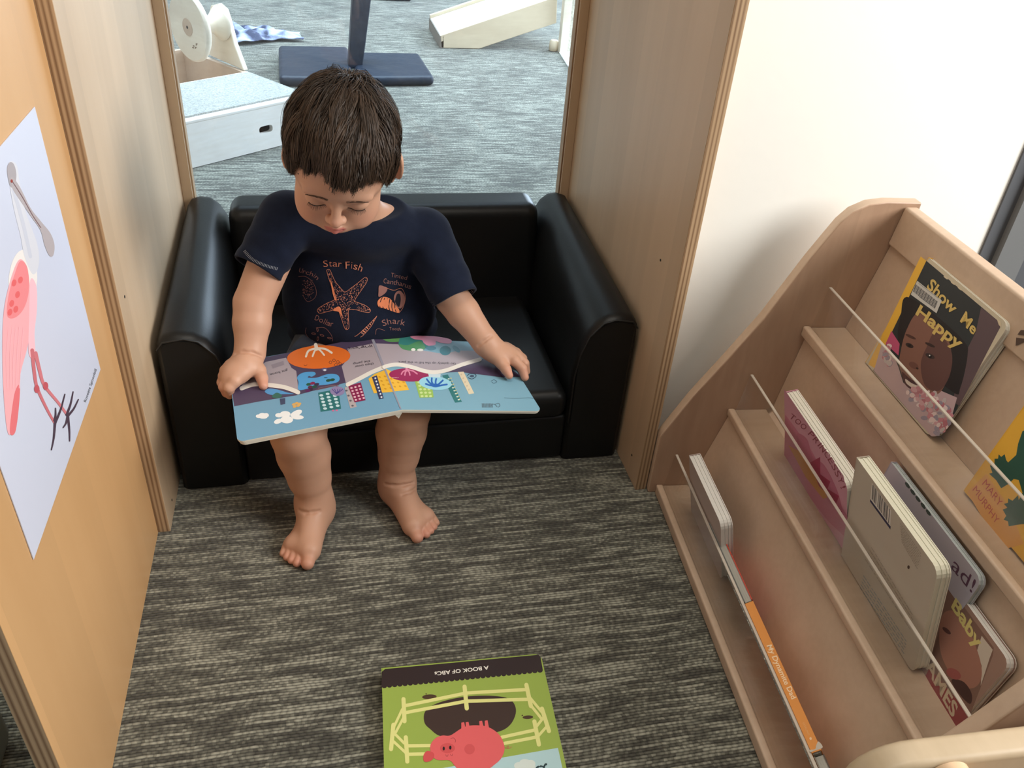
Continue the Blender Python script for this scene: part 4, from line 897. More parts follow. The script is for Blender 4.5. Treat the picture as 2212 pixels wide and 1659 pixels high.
mb = MB(); mb.box((p0_.x + .031, YR - .03, 0), (p0_.x + .30, YR - .02, .75), mat('woven_mesh', (.50, .46, .38), .9, vary=((120, 120, 120), .25, 2))); mb.build('mesh_panel', ramp)
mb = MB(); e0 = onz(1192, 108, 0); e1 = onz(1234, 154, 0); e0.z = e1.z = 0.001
mb.prism([onz(1206, 112, .001), onz(1234, 156, .001), onz(1330, 150, .001), onz(1300, 100, .001)], V(0, 0, .006), mat('sunlit_white', (.85, .85, .82), .6))  # white sheet stands in for sunlight falling on the floor
props(mb.build('sunlit_patch'), 'thin white sheet painting sunlight on the carpet at the foot of the ramp post', 'light patch')
#@@CHILD
# ------------------------------------------------------------------ the child: one continuous body grown from a distance field
def smin(a, b, k):
    h = np.clip(0.5 + 0.5 * (b - a) / k, 0, 1); return b + (a - b) * h - k * h * (1 - h)
def smax(a, b, k): return -smin(-a, -b, k)
class Field:
    def __init__(s): s.p = []
    @staticmethod
    def _v(x): return np.array(tuple(x), float)
    def ell(s, c, r, k=.01, R=None, op='u'):
        c = s._v(c); r = s._v(r); R = np.eye(3) if R is None else np.array(R)   # rows = local axes
        def f(P):
            q = (P - c) @ R.T; k0 = np.linalg.norm(q / r, axis=-1); k1 = np.linalg.norm(q / (r * r), axis=-1); return k0 * (k0 - 1) / np.maximum(k1, 1e-9)
        s.p.append((f, c, max(r), k, op)); return s
    def cone(s, a, b, ra, rb, k=.01, op='u'):
        a = s._v(a); b = s._v(b); ba = b - a; l2 = ba @ ba
        def f(P):
            pa = P - a; h = np.clip(pa @ ba / l2, 0, 1); return np.linalg.norm(pa - h[..., None] * ba, axis=-1) - (ra + (rb - ra) * h)
        s.p.append((f, (a + b) / 2, np.sqrt(l2) / 2 + max(ra, rb), k, op)); return s
    def chain(s, pts, rs, k=.006, k0=None):
        for i in range(len(pts) - 1): s.cone(pts[i], pts[i + 1], rs[i], rs[i + 1], (k0 if (k0 and i == 0) else k))
    def half(s, c, n, k=.002, rng=9):
        c = s._v(c); n = s._v(n); n /= np.linalg.norm(n)
        s.p.append((lambda P: (P - c) @ n, c, rng, k, 'i')); return s
    def ev(s, P, cen=None, rad=0):
        """P (B,n,3); cen (B,3)"""
        D = np.full(P.shape[:-1], 0.5)
        for f, c, R, k, op in s.p:
            if cen is not None:
                m = np.linalg.norm(cen - c, axis=-1) < R + rad + 3 * k
                if not m.any(): continue
            else: m = slice(None)
            v = f(P[m])
            if op == 'u': D[m] = smin(D[m], v, k)
            elif op == 's': D[m] = smax(D[m], -v, k)
            else: D[m] = smax(D[m], v, k)
        return D
def surface(field, lo, hi, h, disp=None, blk=8):
    lo = np.array(lo, float); hi = np.array(hi, float); nb = np.ceil((hi - lo) / (h * blk)).astype(int)
    I = np.stack(np.meshgrid(*[np.arange(n) for n in nb], indexing='ij'), -1).reshape(-1, 3)
    cen = lo + (I + .5) * h * blk; rad = h * blk * .87
    act = []
    for a in range(0, len(I), 20000):
        d = field.ev(cen[a:a + 20000, None, :], cen[a:a + 20000], rad + .012)[:, 0]; act.append(np.abs(d) < rad * 1.25 + .004)
    act = np.concatenate(act); I = I[act]; cen = cen[act]
    n1 = blk + 1; g = np.stack(np.meshgrid(*[np.arange(n1)] * 3, indexing='ij'), -1).reshape(-1, 3)
    VV = []; KEY = []; EA = []
    N = nb * blk + 2; key = lambda c: (c[..., 0].astype(np.int64) * N[1] + c[..., 1]) * N[2] + c[..., 2]
    for a in range(0, len(I), 1500):
        Ib = I[a:a + 1500]; G = Ib[:, None, :] * blk + g; P = lo + G * h
        D = field.ev(P, cen[a:a + 1500], rad)
        if disp is not None: D = D + disp(P)
        D = D.reshape(-1, n1, n1, n1); S = D < 0
        cs = [D[:, i:i + blk, j:j + blk, k:k + blk] for i in (0, 1) for j in (0, 1) for k in (0, 1)]
        ns = sum((c < 0).astype(int) for c in cs); m = (ns > 0) & (ns < 8)
        b, x, y, z = np.nonzero(m); cv = np.stack([c[m] for c in cs], -1)
        off = np.array([(i, j, k) for i in (0, 1) for j in (0, 1) for k in (0, 1)], float)
        acc = np.zeros((len(b), 3)); cnt = np.zeros(len(b))
        for p in range(8):
            for q in range(p + 1, 8):
                if np.abs(off[p] - off[q]).sum() != 1: continue
                cr = (cv[:, p] < 0) != (cv[:, q] < 0); t = np.where(cr, cv[:, p] / np.where(cr, cv[:, p] - cv[:, q], 1), 0)
                acc += np.where(cr[:, None], off[p] + (off[q] - off[p]) * t[:, None], 0); cnt += cr
        loc = acc / cnt[:, None]; cell = Ib[b] * blk + np.stack([x, y, z], -1)
        VV.append(lo + (cell + loc) * h); KEY.append(key(cell))
        for ax in range(3):
            sl0 = [slice(0, blk)] * 3; sl1 = list(sl0); sl1[ax] = slice(1, blk + 1)
            A_ = S[(slice(None), *sl0)]; B_ = S[(slice(None), *sl1)]; cr = A_ != B_; b, x, y, z = np.nonzero(cr)
            EA.append((ax, Ib[b] * blk + np.stack([x, y, z], -1), A_[cr]))
    VV = np.concatenate(VV); KEY = np.concatenate(KEY); o = np.argsort(KEY); KEY = KEY[o]; VV = VV[o]; FC = []
    for ax, G, ins in EA:
        u, v = (ax + 1) % 3, (ax + 2) % 3; du = np.zeros(3, int); dv = np.zeros(3, int); du[u] = 1; dv[v] = 1
        ks = [key(G - du - dv), key(G - dv), key(G), key(G - du)]; ix = [np.minimum(np.searchsorted(KEY, k), len(KEY) - 1) for k in ks]
        ok = np.all([KEY[i] == k for i, k in zip(ix, ks)], 0); q = np.stack(ix, -1)[ok]; ii = ins[ok]; q[~ii] = q[~ii][:, ::-1]; FC.append(q)
    return VV, np.concatenate(FC)
def mesh_obj(name, v, f, mats, parent=None, cols=None, attr='tone', fm=None):
    me = bpy.data.meshes.new(name); me.vertices.add(len(v)); me.vertices.foreach_set('co', np.asarray(v, np.float32).ravel())
    f = np.asarray(f, np.int32); k = f.shape[1]; me.loops.add(f.size); me.loops.foreach_set('vertex_index', f.ravel()); me.polygons.add(len(f))
    me.polygons.foreach_set('loop_start', np.arange(0, f.size, k, dtype=np.int32)); me.polygons.foreach_set('loop_total', np.full(len(f), k, np.int32))
    me.update(calc_edges=True); me.validate()
    for m in mats: me.materials.append(m)
    me.polygons.foreach_set('use_smooth', np.ones(len(me.polygons), bool))
    if cols is not None:
        a = me.color_attributes.new(attr, 'FLOAT_COLOR', 'POINT'); c4 = np.ones((len(v), 4), np.float32); c4[:, :3] = cols; a.data.foreach_set('color', c4.ravel())
    o = bpy.data.objects.new(name, me); COL.objects.link(o)
    if parent: o.parent = parent; o.matrix_parent_inverse = parent.matrix_world.inverted() if parent.type != 'EMPTY' else Matrix.Translation(-parent.location)
    return o
nv = lambda v: np.array(tuple(v), float)

# head frame
yw, ph_, rl = math.radians(8), math.radians(31), math.radians(8)
hh = V(-math.sin(yw), -math.cos(yw), 0); HFv = hh * math.cos(ph_) - _z * math.sin(ph_); HU0 = hh * math.sin(ph_) + _z * math.cos(ph_); HE0 = V(math.cos(yw), -math.sin(yw), 0)
HE = HE0 * math.cos(rl) - HU0 * math.sin(rl); HUv = HU0 * math.cos(rl) + HE0 * math.sin(rl)
HC = ony(738, 318, 1.14)
RH = np.array([nv(HE), nv(HFv), nv(HUv)])
def H(e, f, u): return HC + HE * e + HFv * f + HUv * u
def toH(P): return (P - nv(HC)) @ RH.T

B = Field()
# torso, pelvis
B.ell((.055, 1.315, .34), (.098, .072, .12), .02); B.ell((.057, 1.34, .245), (.10, .085, .08), .02); B.ell((.06, 1.36, .205), (.10, .08, .05), .02)
S1 = V(-.060, 1.262, .452); S2 = V(.160, 1.275, .414)
B.cone(S1, S2, .036, .036, .03)
# neck
B.cone((.060, 1.268, .440), H(0, -.022, -.060), .034, .038, .012)
B.cone((.062, 1.262, .445), (.12, 1.272, .437), .030, .028, .02); B.cone((.058, 1.258, .447), (.00, 1.262, .441), .030, .028, .02)
# head
B.ell(H(0, -.004, .004), (.0695, .088, .080), .012, RH); B.ell(H(0, .040, .010), (.058, .045, .052), .02, RH)
B.ell(H(0, .030, -.045), (.052, .048, .046), .02, RH); B.ell(H(0, .058, -.078), (.020, .018, .015), .022, RH)
for s_ in (-1, 1):
    B.ell(H(s_ * .035, .052, -.050), (.022, .024, .024), .016, RH)           # cheek
    B.ell(H(s_ * .026, .078, -.001), (.019, .007, .006), .012, RH); B.ell(H(s_ * .026, .062, -.064), (.022, .020, .016), .018, RH)          # brow
B.ell(H(0, .078, -.070), (.019, .012, .012), .012, RH)
for s_ in (-1, 1):
    B.ell(H(s_ * .0285, .0890, -.020), (.0165, .0085, .0075), .006, RH, 's') # socket
    B.ell(H(s_ * .028, .0715, -.021), (.0145, .0120, .0118), .0035, RH)      # closed-down lid over the eye
B.cone(H(0, .079, -.008), H(0, .0945, -.036), .0055, .0072, .007)
B.ell(H(0, .0955, -.0395), (.0088, .0088, .0078), .004, RH)
for s_ in (-1, 1):
    B.ell(H(s_ * .0088, .0900, -.0415), (.0058, .0072, .0056), .003, RH)
    B.ell(H(s_ * .0048, .0945, -.0470), (.0028, .0042, .0020), .0015, RH, 's')
B.cone(H(0, .087, -.050), H(0, .088, -.058), .004, .004, .006)
B.cone(H(-.0125, .0850, -.0645), H(-.003, .0900, -.0628), .0020, .0032, .003); B.cone(H(.0125, .0850, -.0645), H(.003, .0900, -.0628), .0020, .0032, .003)
B.cone(H(-.0095, .0850, -.0695), H(0, .0890, -.0708), .0024, .0038, .003); B.cone(H(.0095, .0850, -.0695), H(0, .0890, -.0708), .0024, .0038, .003)
for s_ in (-1, 1): B.cone(H(s_ * .0135, .0862, -.0668), H(0, .0945, -.0668), .0006, .0008, .001, 's')
# ears
for s_ in (-1, 1):
    c = H(.0795 if s_ > 0 else -.0715, -.008, -.030); Re = np.array([nv((HE * s_ + HFv * -.45).normalized()), nv((HFv + HE * s_ * .45).normalized()), nv(HUv)])
    B.ell(c, (.0065, .0175, .0255), .004, Re); B.ell(c + HE * s_ * .0065 + HFv * .003, (.0055, .0105, .0165), .003, Re, 's')
    B.ell(H(s_ * .073, .000, -.050), (.005, .008, .008), .004, RH)
# arms
E1 = ony(547, 655, 1.195); W1 = onz(540, 762, .278); E2 = ony(968, 632, 1.222); W2 = onz(1050, 741, .268)
B.cone(S1, E1, .035, .0300, .004); B.cone(E1, E1 + (W1 - E1) * .4, .0300, .0290, .004); B.cone(E1 + (W1 - E1) * .4, W1, .0290, .0220, .004)
B.cone(S2, E2, .035, .0305, .004); B.cone(E2, E2 + (W2 - E2) * .4, .0305, .0280, .004); B.cone(E2 + (W2 - E2) * .4, W2, .0280, .0210, .004)
# hands
def pz(x, y, z): return onz(x, y, z)
# right hand of the child (left in view): palm over the book edge, fingers curl beneath it, thumb on the page
Pm = pz(522, 790, .268)
B.cone(W1, pz(530, 785, .272), .0205, .0195, .012); B.ell(pz(520, 795, .268), (.024, .024, .0145), .012); B.ell(pz(505, 803, .266), (.018, .020, .013), .010)
B.chain([pz(542, 785, .268), pz(560, 800, .264), pz(566, 817, .258), pz(569, 833, .2535)], [.0125, .0098, .0086, .0070], .004, .010)
B.chain([pz(520, 812, .264), pz(507, 824, .262), pz(495, 838, .255), pz(496, 853, .238)], [.0110, .0092, .0082, .0068], .0025, .008)
B.chain([pz(508, 806, .264), pz(492, 820, .260), pz(484, 835, .250), pz(489, 849, .235)], [.0112, .0092, .0082, .0070], .0025, .008)
B.chain([pz(500, 798, .263), pz(485, 812, .258), pz(480, 826, .247), pz(485, 838, .232)], [.0108, .0088, .0078, .0066], .0025, .008)
B.chain([pz(498, 790, .261), pz(486, 800, .256), pz(481, 812, .245), pz(486, 822, .232)], [.0100, .0078, .0068, .0058], .0025, .008)
# left hand (right in view)
B.cone(W2, pz(1063, 752, .260), .0200, .0190, .012); B.ell(pz(1076, 762, .256), (.024, .021, .0140), .012); B.ell(pz(1090, 764, .254), (.017, .018, .0120), .010)
B.chain([pz(1074, 772, .254), pz(1084, 786, .250), pz(1093, 798, .246), pz(1100, 811, .2405)], [.0115, .0092, .0082, .0066], .004, .010)
B.chain([pz(1093, 766, .254), pz(1112, 780, .252), pz(1128, 796, .244), pz(1134, 815, .232)], [.0108, .0090, .0080, .0066], .0022, .008)
B.chain([pz(1098, 760, .253), pz(1118, 770, .251), pz(1133, 785, .242), pz(1137, 802, .226)], [.0108, .0090, .0080, .0066], .0022, .008)
B.chain([pz(1097, 754, .251), pz(1115, 762, .248), pz(1129, 774, .238), pz(1132, 788, .222)], [.0102, .0084, .0074, .0062], .0022, .008)
B.chain([pz(1090, 750, .249), pz(1104, 754, .244), pz(1116, 762, .234), pz(1119, 772, .222)], [.0092, .0074, .0066, .0056], .0022, .008)
# legs
K1 = V(-.062, 1.045, .196); K2 = V(.106, 1.085, .196); A1 = V(-.046, 1.054, .052); A2 = V(.093, 1.092, .052)
B.cone((.005, 1.34, .202), K1, .050, .041, .02); B.cone((.105, 1.345, .202), K2, .050, .041, .02)
for K_, A_, sd in ((K1, A1, -1), (K2, A2, 1)):
    md = K_ + (A_ - K_) * .36 + V(0, .010, 0)
    B.cone(K_, md, .0410, .0420, .006); m2 = md + (A_ - md) * .55 + V(0, .002, 0); B.cone(md, m2, .0420, .0345, .004); B.cone(m2, A_ + _z * .012, .0345, .0285, .004); B.cone(A_ + _z * .012, A_ - _z * .012, .0280, .0290, .006)
def foot(A_, tipx, heel, side):
    """tip = end of big toe, heel, side = +1 when little toes lie towards +X"""
    T_ = V(*tipx); Hl = V(*heel); d = (T_ - Hl); d.z = 0; L_ = d.length; d.normalize(); r = V(d.y, -d.x, 0) * (1 if V(d.y, -d.x, 0).x * side > 0 else -1)
    B.ell(Hl + d * .022 + V(0, 0, .024), (.024, .024, .024), .014); B.cone(A_ - _z * .008, Hl + d * .030 + _z * .024, .027, .022, .016)
    B.cone(A_ + d * .004 - _z * .014, Hl + d * (L_ * .62) + r * .006 + _z * .021, .026, .019, .016)
    bl = Hl + d * (L_ - .034)
    B.cone(Hl + d * .03 + _z * .017, bl + _z * .015, .018, .0155, .012); B.cone(bl + r * .002 + _z * .0155, bl + r * .030 - d * .012 + _z * .0135, .0155, .0125, .012)
    B.cone(Hl + d * .03 + r * .006 + _z * .017, bl + r * .028 - d * .018 + _z * .014, .017, .013, .012)
    # toes
    B.cone(bl + d * .006 - r * .001 + _z * .0135, T_ - d * .010 - r * .0005 + _z * .0115, .0112, .0102, .004)
    for i, (off, dl, rr_) in enumerate(((.0165, .006, .0070), (.0262, .012, .0066), (.0350, .019, .0062), (.0425, .027, .0058))):
        tip = T_ + r * off - d * (dl + rr_); root = tip - d * .020 - r * .003
        B.cone(root + _z * (rr_ + .006), tip + _z * (rr_ + .0018), rr_ + .0006, rr_, .0022)
foot(A1, (-.062, .9385, 0), (-.036, 1.078, 0), -1)
foot(A2, (.119, .973, 0), (.082, 1.116, 0), 1)
cv_, cf_ = surface(B, (-.20, .90, -.004), (.34, 1.46, .72), .004)
cb = BVHTree.FromPolygons([Vector(p) for p in cv_], [tuple(p) for p in cf_.tolist()])
for line, r_ in (([(646, 1103), (660, 1108), (676, 1107), (690, 1104)], .0011), ([(832, 1046), (850, 1049), (872, 1048), (893, 1043)], .0011), ([(870, 1068), (886, 1063), (898, 1055)], .0010),
                 ([(508, 764), (524, 760), (545, 762), (566, 770)], .0011), ([(1033, 747), (1045, 738), (1062, 726)], .0009)):
    pp = [cb.ray_cast(CP, ray(*p_).normalized())[0] for p_ in line]; pp = [a for a in pp if a is not None]
    for a, b in zip(pp[:-1], pp[1:]): B.cone(a, b, r_, r_, .005, 's')
B.half((0, 0, .0012), (0, 0, -1), .002)
hv, hf = surface(B, (-.20, .90, -.004), (.34, 1.46, .72), .0015)
# skin tone by region
q = toH(hv); base = np.tile(np.array([0.54, 0.305, 0.205]), (len(hv), 1))
def blend(m, c): 
    global base
    m = np.clip(m, 0, 1)[:, None]; base = base * (1 - m) + np.array(c) * m
g3 = lambda c, r: np.exp(-(((q - np.array(c)) / np.array(r)) ** 2).sum(-1))
for s_ in (-1, 1): blend(g3((s_ * .038, .070, -.052), (.018, .03, .016)) * .35, (.62, .25, .17))
blend(g3((0, .100, -.040), (.010, .014, .010)) * .4, (.66, .30, .21))
lipm = (np.abs(q[:, 0]) < .0145) & (q[:, 1] > .080) & (q[:, 2] < -.0600 - 18 * q[:, 0] ** 2) & (q[:, 2] > -.0748 + 36 * q[:, 0] ** 2)
blend(lipm * .85, (.52, .15, .13))
wd = nv(A1)
for c, r in ((nv(T), .016) for T in (V(-.062, .944, .010), V(-.08, .95, .01), V(-.095, .965, .01), V(.119, .978, .01), V(.135, .985, .01), V(.15, 1.0, .01), pz(569, 833, .2535), pz(489, 849, .24), pz(1100, 811, .24), pz(1136, 812, .232))):
    blend(np.exp(-((hv - c) ** 2).sum(-1) / r ** 2) * .45, (.62, .24, .17))
kn = ony(612, 992, 1.02); blend(np.exp(-((hv - nv(kn)) ** 2).sum(-1) / .011 ** 2) * .30, (.36, .20, .16))
person = thing('person', 'toddler in a navy sea creature T-shirt sitting on the black sofa, reading a book', 'person', (.05, 1.25, 0))
M_skin = mat('skin', (.6, .33, .21), .50, .4, sss=.12, attr='tone', bump=((900, 900, 900), .05, .0003))
body = mesh_obj('body', hv, hf, [M_skin], person, base)

# ---- T-shirt
T = Field()
T.ell((.046, 1.312, .345), (.128, .088, .115), .03); T.ell((.053, 1.300, .270), (.132, .100, .080), .03); T.ell((.055, 1.325, .215), (.134, .100, .045), .02)
T.cone(S1 + V(.004, 0, .001), S2 + V(-.004, 0, .001), .0425, .0425, .03); T.cone((.03, 1.265, .455), (.09, 1.268, .455), .034, .034, .02); T.ell((.054, 1.258, .436), (.088, .054, .044), .02)
hem1 = ony(556, 583, 1.213); hem2 = ony(983, 647, 1.197)
ax1 = (hem1 - S1).normalized(); ax2 = (hem2 - S2).normalized()
def sleeve(S_, hm, ax, r0, r1):
    a = nv(S_); b = nv(hm + ax * .03); ba = b - a; l2 = ba @ ba; hn = nv(hm); n = nv(ax)
    def f(P):
        pa = P - a; h_ = np.clip(pa @ ba / l2, 0, 1); dax = np.linalg.norm(pa - h_[..., None] * ba, axis=-1); t = (P - hn) @ n
        flare = .0016 * np.sin(h_ * 30 + P[..., 2] * 60) * h_
        out = np.maximum(dax - (r0 + (r1 - r0) * h_) - flare, t)
        cav = np.maximum(dax - (r0 + (r1 - r0) * h_ - .0045), -(t + .016))
        return np.maximum(out, -cav)
    T.p.append((f, (a + b) / 2, np.sqrt(l2) / 2 + r0, .010, 'u'))
sleeve(S1, hem1, ax1, .0440, .0380); sleeve(S2, hem2, ax2, .0445, .0385)
# neck opening
nc = ony(793, 438, 1.25); 
T.ell(V(.082, 1.238, .511), (.090, .074, .047), .004, None, 's'); 
T.half((0, 0, .185), (0, 0, -1), .003)
def folds(P):
    x, y, z = P[..., 0], P[..., 1], P[..., 2]
    a = np.exp(-((z - .25) / .07) ** 2); w = np.sin(26 * x + 40 * z + 6 * y) * .0016 * a + np.sin(70 * z + 22 * np.abs(x - .06) + 9 * y) * .0016 * a
    sL = np.exp(-(((x + .02) / .05) ** 2 + ((z - .36) / .06) ** 2)); sR = np.exp(-(((x - .14) / .05) ** 2 + ((z - .36) / .06) ** 2))
    return w + np.sin(110 * z - 60 * x) * .0018 * sL + np.sin(110 * z + 60 * x) * .0018 * sR + .0007 * np.sin(55 * x + 35 * z)
tv, tf = surface(T, (-.22, 1.10, .17), (.32, 1.44, .52), .0018, folds)
M_shirt = mat('navy_jersey', (.009, .013, .028), .9, .1, sheen=.06, vary=((60, 60, 60), .10, 3), bump=((900, 900, 900), .35, .0006))
shirt = mesh_obj('t_shirt', tv, tf, [M_shirt], person)
bvh = BVHTree.FromPolygons([Vector(p) for p in tv], [tuple(p) for p in tf.tolist()])
_lay[0] = 0
def shirt_map(x, y, k=1):
    d = ray(x, y).normalized(); hit = bvh.ray_cast(CP, d)
    if hit[0] is None: return ony(x, y, 1.22)
    return hit[0] + (-d) * (.0006 + .00008 * k + 4e-7 * _lay[0])
# stitched hems of the sleeves
M_st = mat('hem_thread', (.30, .31, .34), .8)
def hem_st(pts, n):
    st = MB()
    A = Art(st, shirt_map); P = A.spline(pts, 10); Ls = [0]
    for i in range(1, len(P)): Ls.append(Ls[-1] + math.dist(P[i], P[i - 1]))
    for i in range(n):
        t = Ls[-1] * (i + .5) / n; j = next(j for j in range(1, len(Ls)) if Ls[j] >= t); r = (t - Ls[j - 1]) / (Ls[j] - Ls[j - 1])
        c = [P[j - 1][q_] + (P[j][q_] - P[j - 1][q_]) * r for q_ in (0, 1)]; dx, dy = P[j][0] - P[j - 1][0], P[j][1] - P[j - 1][1]; l = math.hypot(dx, dy); nx, ny = -dy / l, dx / l
        A.stroke([(c[0] + nx * 3.2, c[1] + ny * 3.2), (c[0] - nx * 3.2, c[1] - ny * 3.2)], 1.0, M_st, 1, False)
    st.build('hem_stitching', shirt)
hem_st([(527, 541), (545, 560), (572, 573), (600, 581)], 26); hem_st([(948, 659), (972, 656), (998, 645), (1021, 628)], 26)
# screen print
pr = MB(); A = Art(pr, shirt_map, lambda x, y: (560 + x / 5.53, 540 + y / 5.53))
IK = C(206, 132, 104, .8); IK2 = C(150, 104, 96, .8); IK3 = C(226, 134, 92, .8); DK = C(24, 26, 40, .8)
def handw(s_, pts, h, m): A.arctext(s_, pts, h, m, 1, -.005)
handw('Star', [(765, 205), (860, 196), (985, 205)], 78, IK); handw('Fish', [(1030, 225), (1120, 226), (1225, 262)], 88, IK)
handw('Urchin', [(468, 262), (560, 290), (640, 320), (690, 366)], 56, IK2)
handw('Tinted', [(1570, 322), (1660, 336), (1765, 360)], 52, IK2); handw('Cantharus', [(1480, 396), (1600, 412), (1700, 432), (1812, 470)], 60, IK2)
handw('Dollar', [(655, 832), (740, 868), (820, 905), (885, 915)], 66, IK2); handw('Shark', [(1478, 912), (1600, 880), (1740, 906)], 74, IK2); handw('Tooth', [(1555, 960), (1620, 958), (1690, 968)], 38, IK2)
star = [(805, 240), (828, 232), (850, 250), (905, 370), (960, 440), (1022, 502), (1100, 452), (1190, 385), (1262, 328), (1290, 342), (1280, 390), (1220, 480), (1142, 600), (1180, 628), (1262, 660), (1326, 712), (1312, 745), (1240, 738), (1160, 716), (1072, 716), (1066, 800), (1072, 920), (1048, 950), (1020, 930), (975, 800), (930, 716), (820, 735), (730, 756), (698, 735), (705, 700), (800, 640), (900, 590), (888, 500), (830, 340)]
A.stroke(star + [star[0]], 5, IK, 1)
rr = random.Random(8)
def inside(x, y, P):
    c = False; j = len(P) - 1
    for i in range(len(P)):
        if (P[i][1] > y) != (P[j][1] > y) and x < (P[j][0] - P[i][0]) * (y - P[i][1]) / (P[j][1] - P[i][1]) + P[i][0]: c = not c
        j = i
    return c
n_ = 0
while n_ < 520:
    x, y = rr.uniform(700, 1325), rr.uniform(235, 948)
    if inside(x, y, star): A.ell(x, y, rr.uniform(3, 8), rr.uniform(3, 6), rr.choice([IK, IK2, IK2]), 1, rr.uniform(0, 180), 6); n_ += 1
A.blob([(850, 350), (875, 420), (905, 520), (925, 600), (900, 590), (870, 480)], IK3, 1); A.blob([(880, 720), (940, 676), (975, 700), (985, 790), (950, 740)], IK3, 1)
# urchin
A.stroke([(470, 318), (560, 320), (640, 390), (680, 480), (676, 550), (630, 600), (570, 612), (520, 540)], 4, IK2, 1)
for i in range(90):
    a, b = rr.random(), rr.random(); x = 520 + 130 * a; y = 350 + 230 * b
    if ((x - 585) / 90) ** 2 + ((y - 470) / 135) ** 2 < 1: A.ell(x, y, 5, 4, IK2, 1, 0, 6)
# shell
A.blob([(1435, 425), (1500, 440), (1530, 470), (1500, 520), (1430, 560), (1425, 500)], IK2, 1)
shell = [(1430, 590), (1480, 560), (1560, 580), (1610, 640), (1670, 710), (1665, 750), (1600, 735), (1500, 700), (1430, 680), (1412, 630)]
A.blob(shell, IK3, 1)
for i in range(6): A.stroke([(1470 + i * 30, 565 + i * 8), (1440 + i * 36, 640 + i * 10), (1445 + i * 38, 690 + i * 10)], 9, DK, 2)
A.blob([(1640, 500), (1690, 490), (1740, 560), (1735, 640), (1680, 700), (1620, 640), (1610, 560)], IK2, 1); A.blob([(1645, 530), (1680, 530), (1690, 600), (1670, 680), (1625, 620)], DK, 2)
A.stroke([(1500, 440), (1560, 470), (1620, 480), (1700, 460), (1745, 560), (1720, 680), (1670, 752)], 4, IK, 1)
# sand dollar and spire shell
A.stroke([(560, 930), (552, 990), (600, 1060), (640, 1080)], 4, IK2, 1); A.stroke([(680, 930), (780, 930), (850, 1000), (876, 1060), (872, 1090)], 4, IK2, 1)
for x, y, r_ in ((695, 950, 80), (750, 1020, 20), (700, 1060, 95), (650, 1000, 10), (838, 1052, 10)): A.ell(x, y, 28, 12, IK2, 1, r_, 10); A.ell(x, y, 20, 7, DK, 2, r_, 10)
A.stroke([(1405, 790), (1300, 900), (1180, 1010), (1140, 1032)], 5, IK, 1); A.stroke([(1400, 800), (1330, 920), (1240, 1020), (1210, 1040)], 5, IK, 1)
for i in range(9): t = i / 9; A.stroke([(1385 - 190 * t, 815 + 190 * t), (1380 - 150 * t, 830 + 195 * t)], 8 + 10 * t, IK if i % 2 else IK2, 1, False)
A.stroke([(1390, 1010), (1400, 950), (1450, 945), (1500, 965)], 4, IK2, 1)
pr.build('printed_picture', shirt)
# collar seam
cs = MB(); 
# ---- shorts
Q = Field(); Q.cone((.005, 1.34, .204), V(-.045, 1.15, .205), .060, .055, .02); Q.cone((.105, 1.345, .204), V(.106, 1.16, .205), .060, .055, .02); Q.ell((.06, 1.36, .205), (.112, .090, .053), .02)
Q.half((0, 1.165, 0), (0, -1, 0), .003); Q.half((0, 0, .158), (0, 0, -1), .003)
Q.p.append((lambda P: P[..., 2] - np.interp(P[..., 1], [1.1, 1.215, 1.24, 1.4], [.240, .240, .262, .262]), nv((.05, 1.2, .2)), .3, .002, 'i'))
sv_, sf_ = surface(Q, (-.14, 1.12, .14), (.22, 1.47, .27), .0025)
mesh_obj('shorts', sv_, sf_, [mat('navy_shorts', (.010, .013, .024), .85, sheen=.2, vary=((50, 50, 50), .1, 2))], person)

# ---- hair
rng = np.random.RandomState(11)
RX = np.array([.0700, .0905, .0825])
crown = np.array([.06, -.60, .80]); crown /= np.linalg.norm(crown)
def fringe(e, f, u):
    """lowest u (head frame) the hair may reach, by position"""
    fr = .0275 + .012 * np.exp(-((e + .022) / .011) ** 2) - .004 * np.exp(-((e - .012) / .012) ** 2) + .003 * np.sin(e * 260) + .0035 * np.sin(e * 610 + 1) + .002 * np.sin(e * 1500)
    fr = np.where(np.abs(e) > .045, fr - (np.abs(e) - .045) * 1.1, fr)
    sd = np.where(f > .025, -.020, np.where(f > -.034, np.where(e > 0, -.008, -.034), -.034)); bk = -.070
    w1 = np.clip((f - .035) / .03, 0, 1); w2 = np.clip((f + .035) / .03, 0, 1)
    return (fr * w1 + sd * (1 - w1)) * w2 + bk * (1 - w2)
NG = 420
def samp(n):
    out = []
    while len(out) < n:
        d = rng.randn(3); d /= np.linalg.norm(d); p = d * RX
        lim = fringe(*p[:, None])[0]
        if p[2] > lim + (.012 if p[1] > .03 else .002): out.append(d)
    return np.array(out)
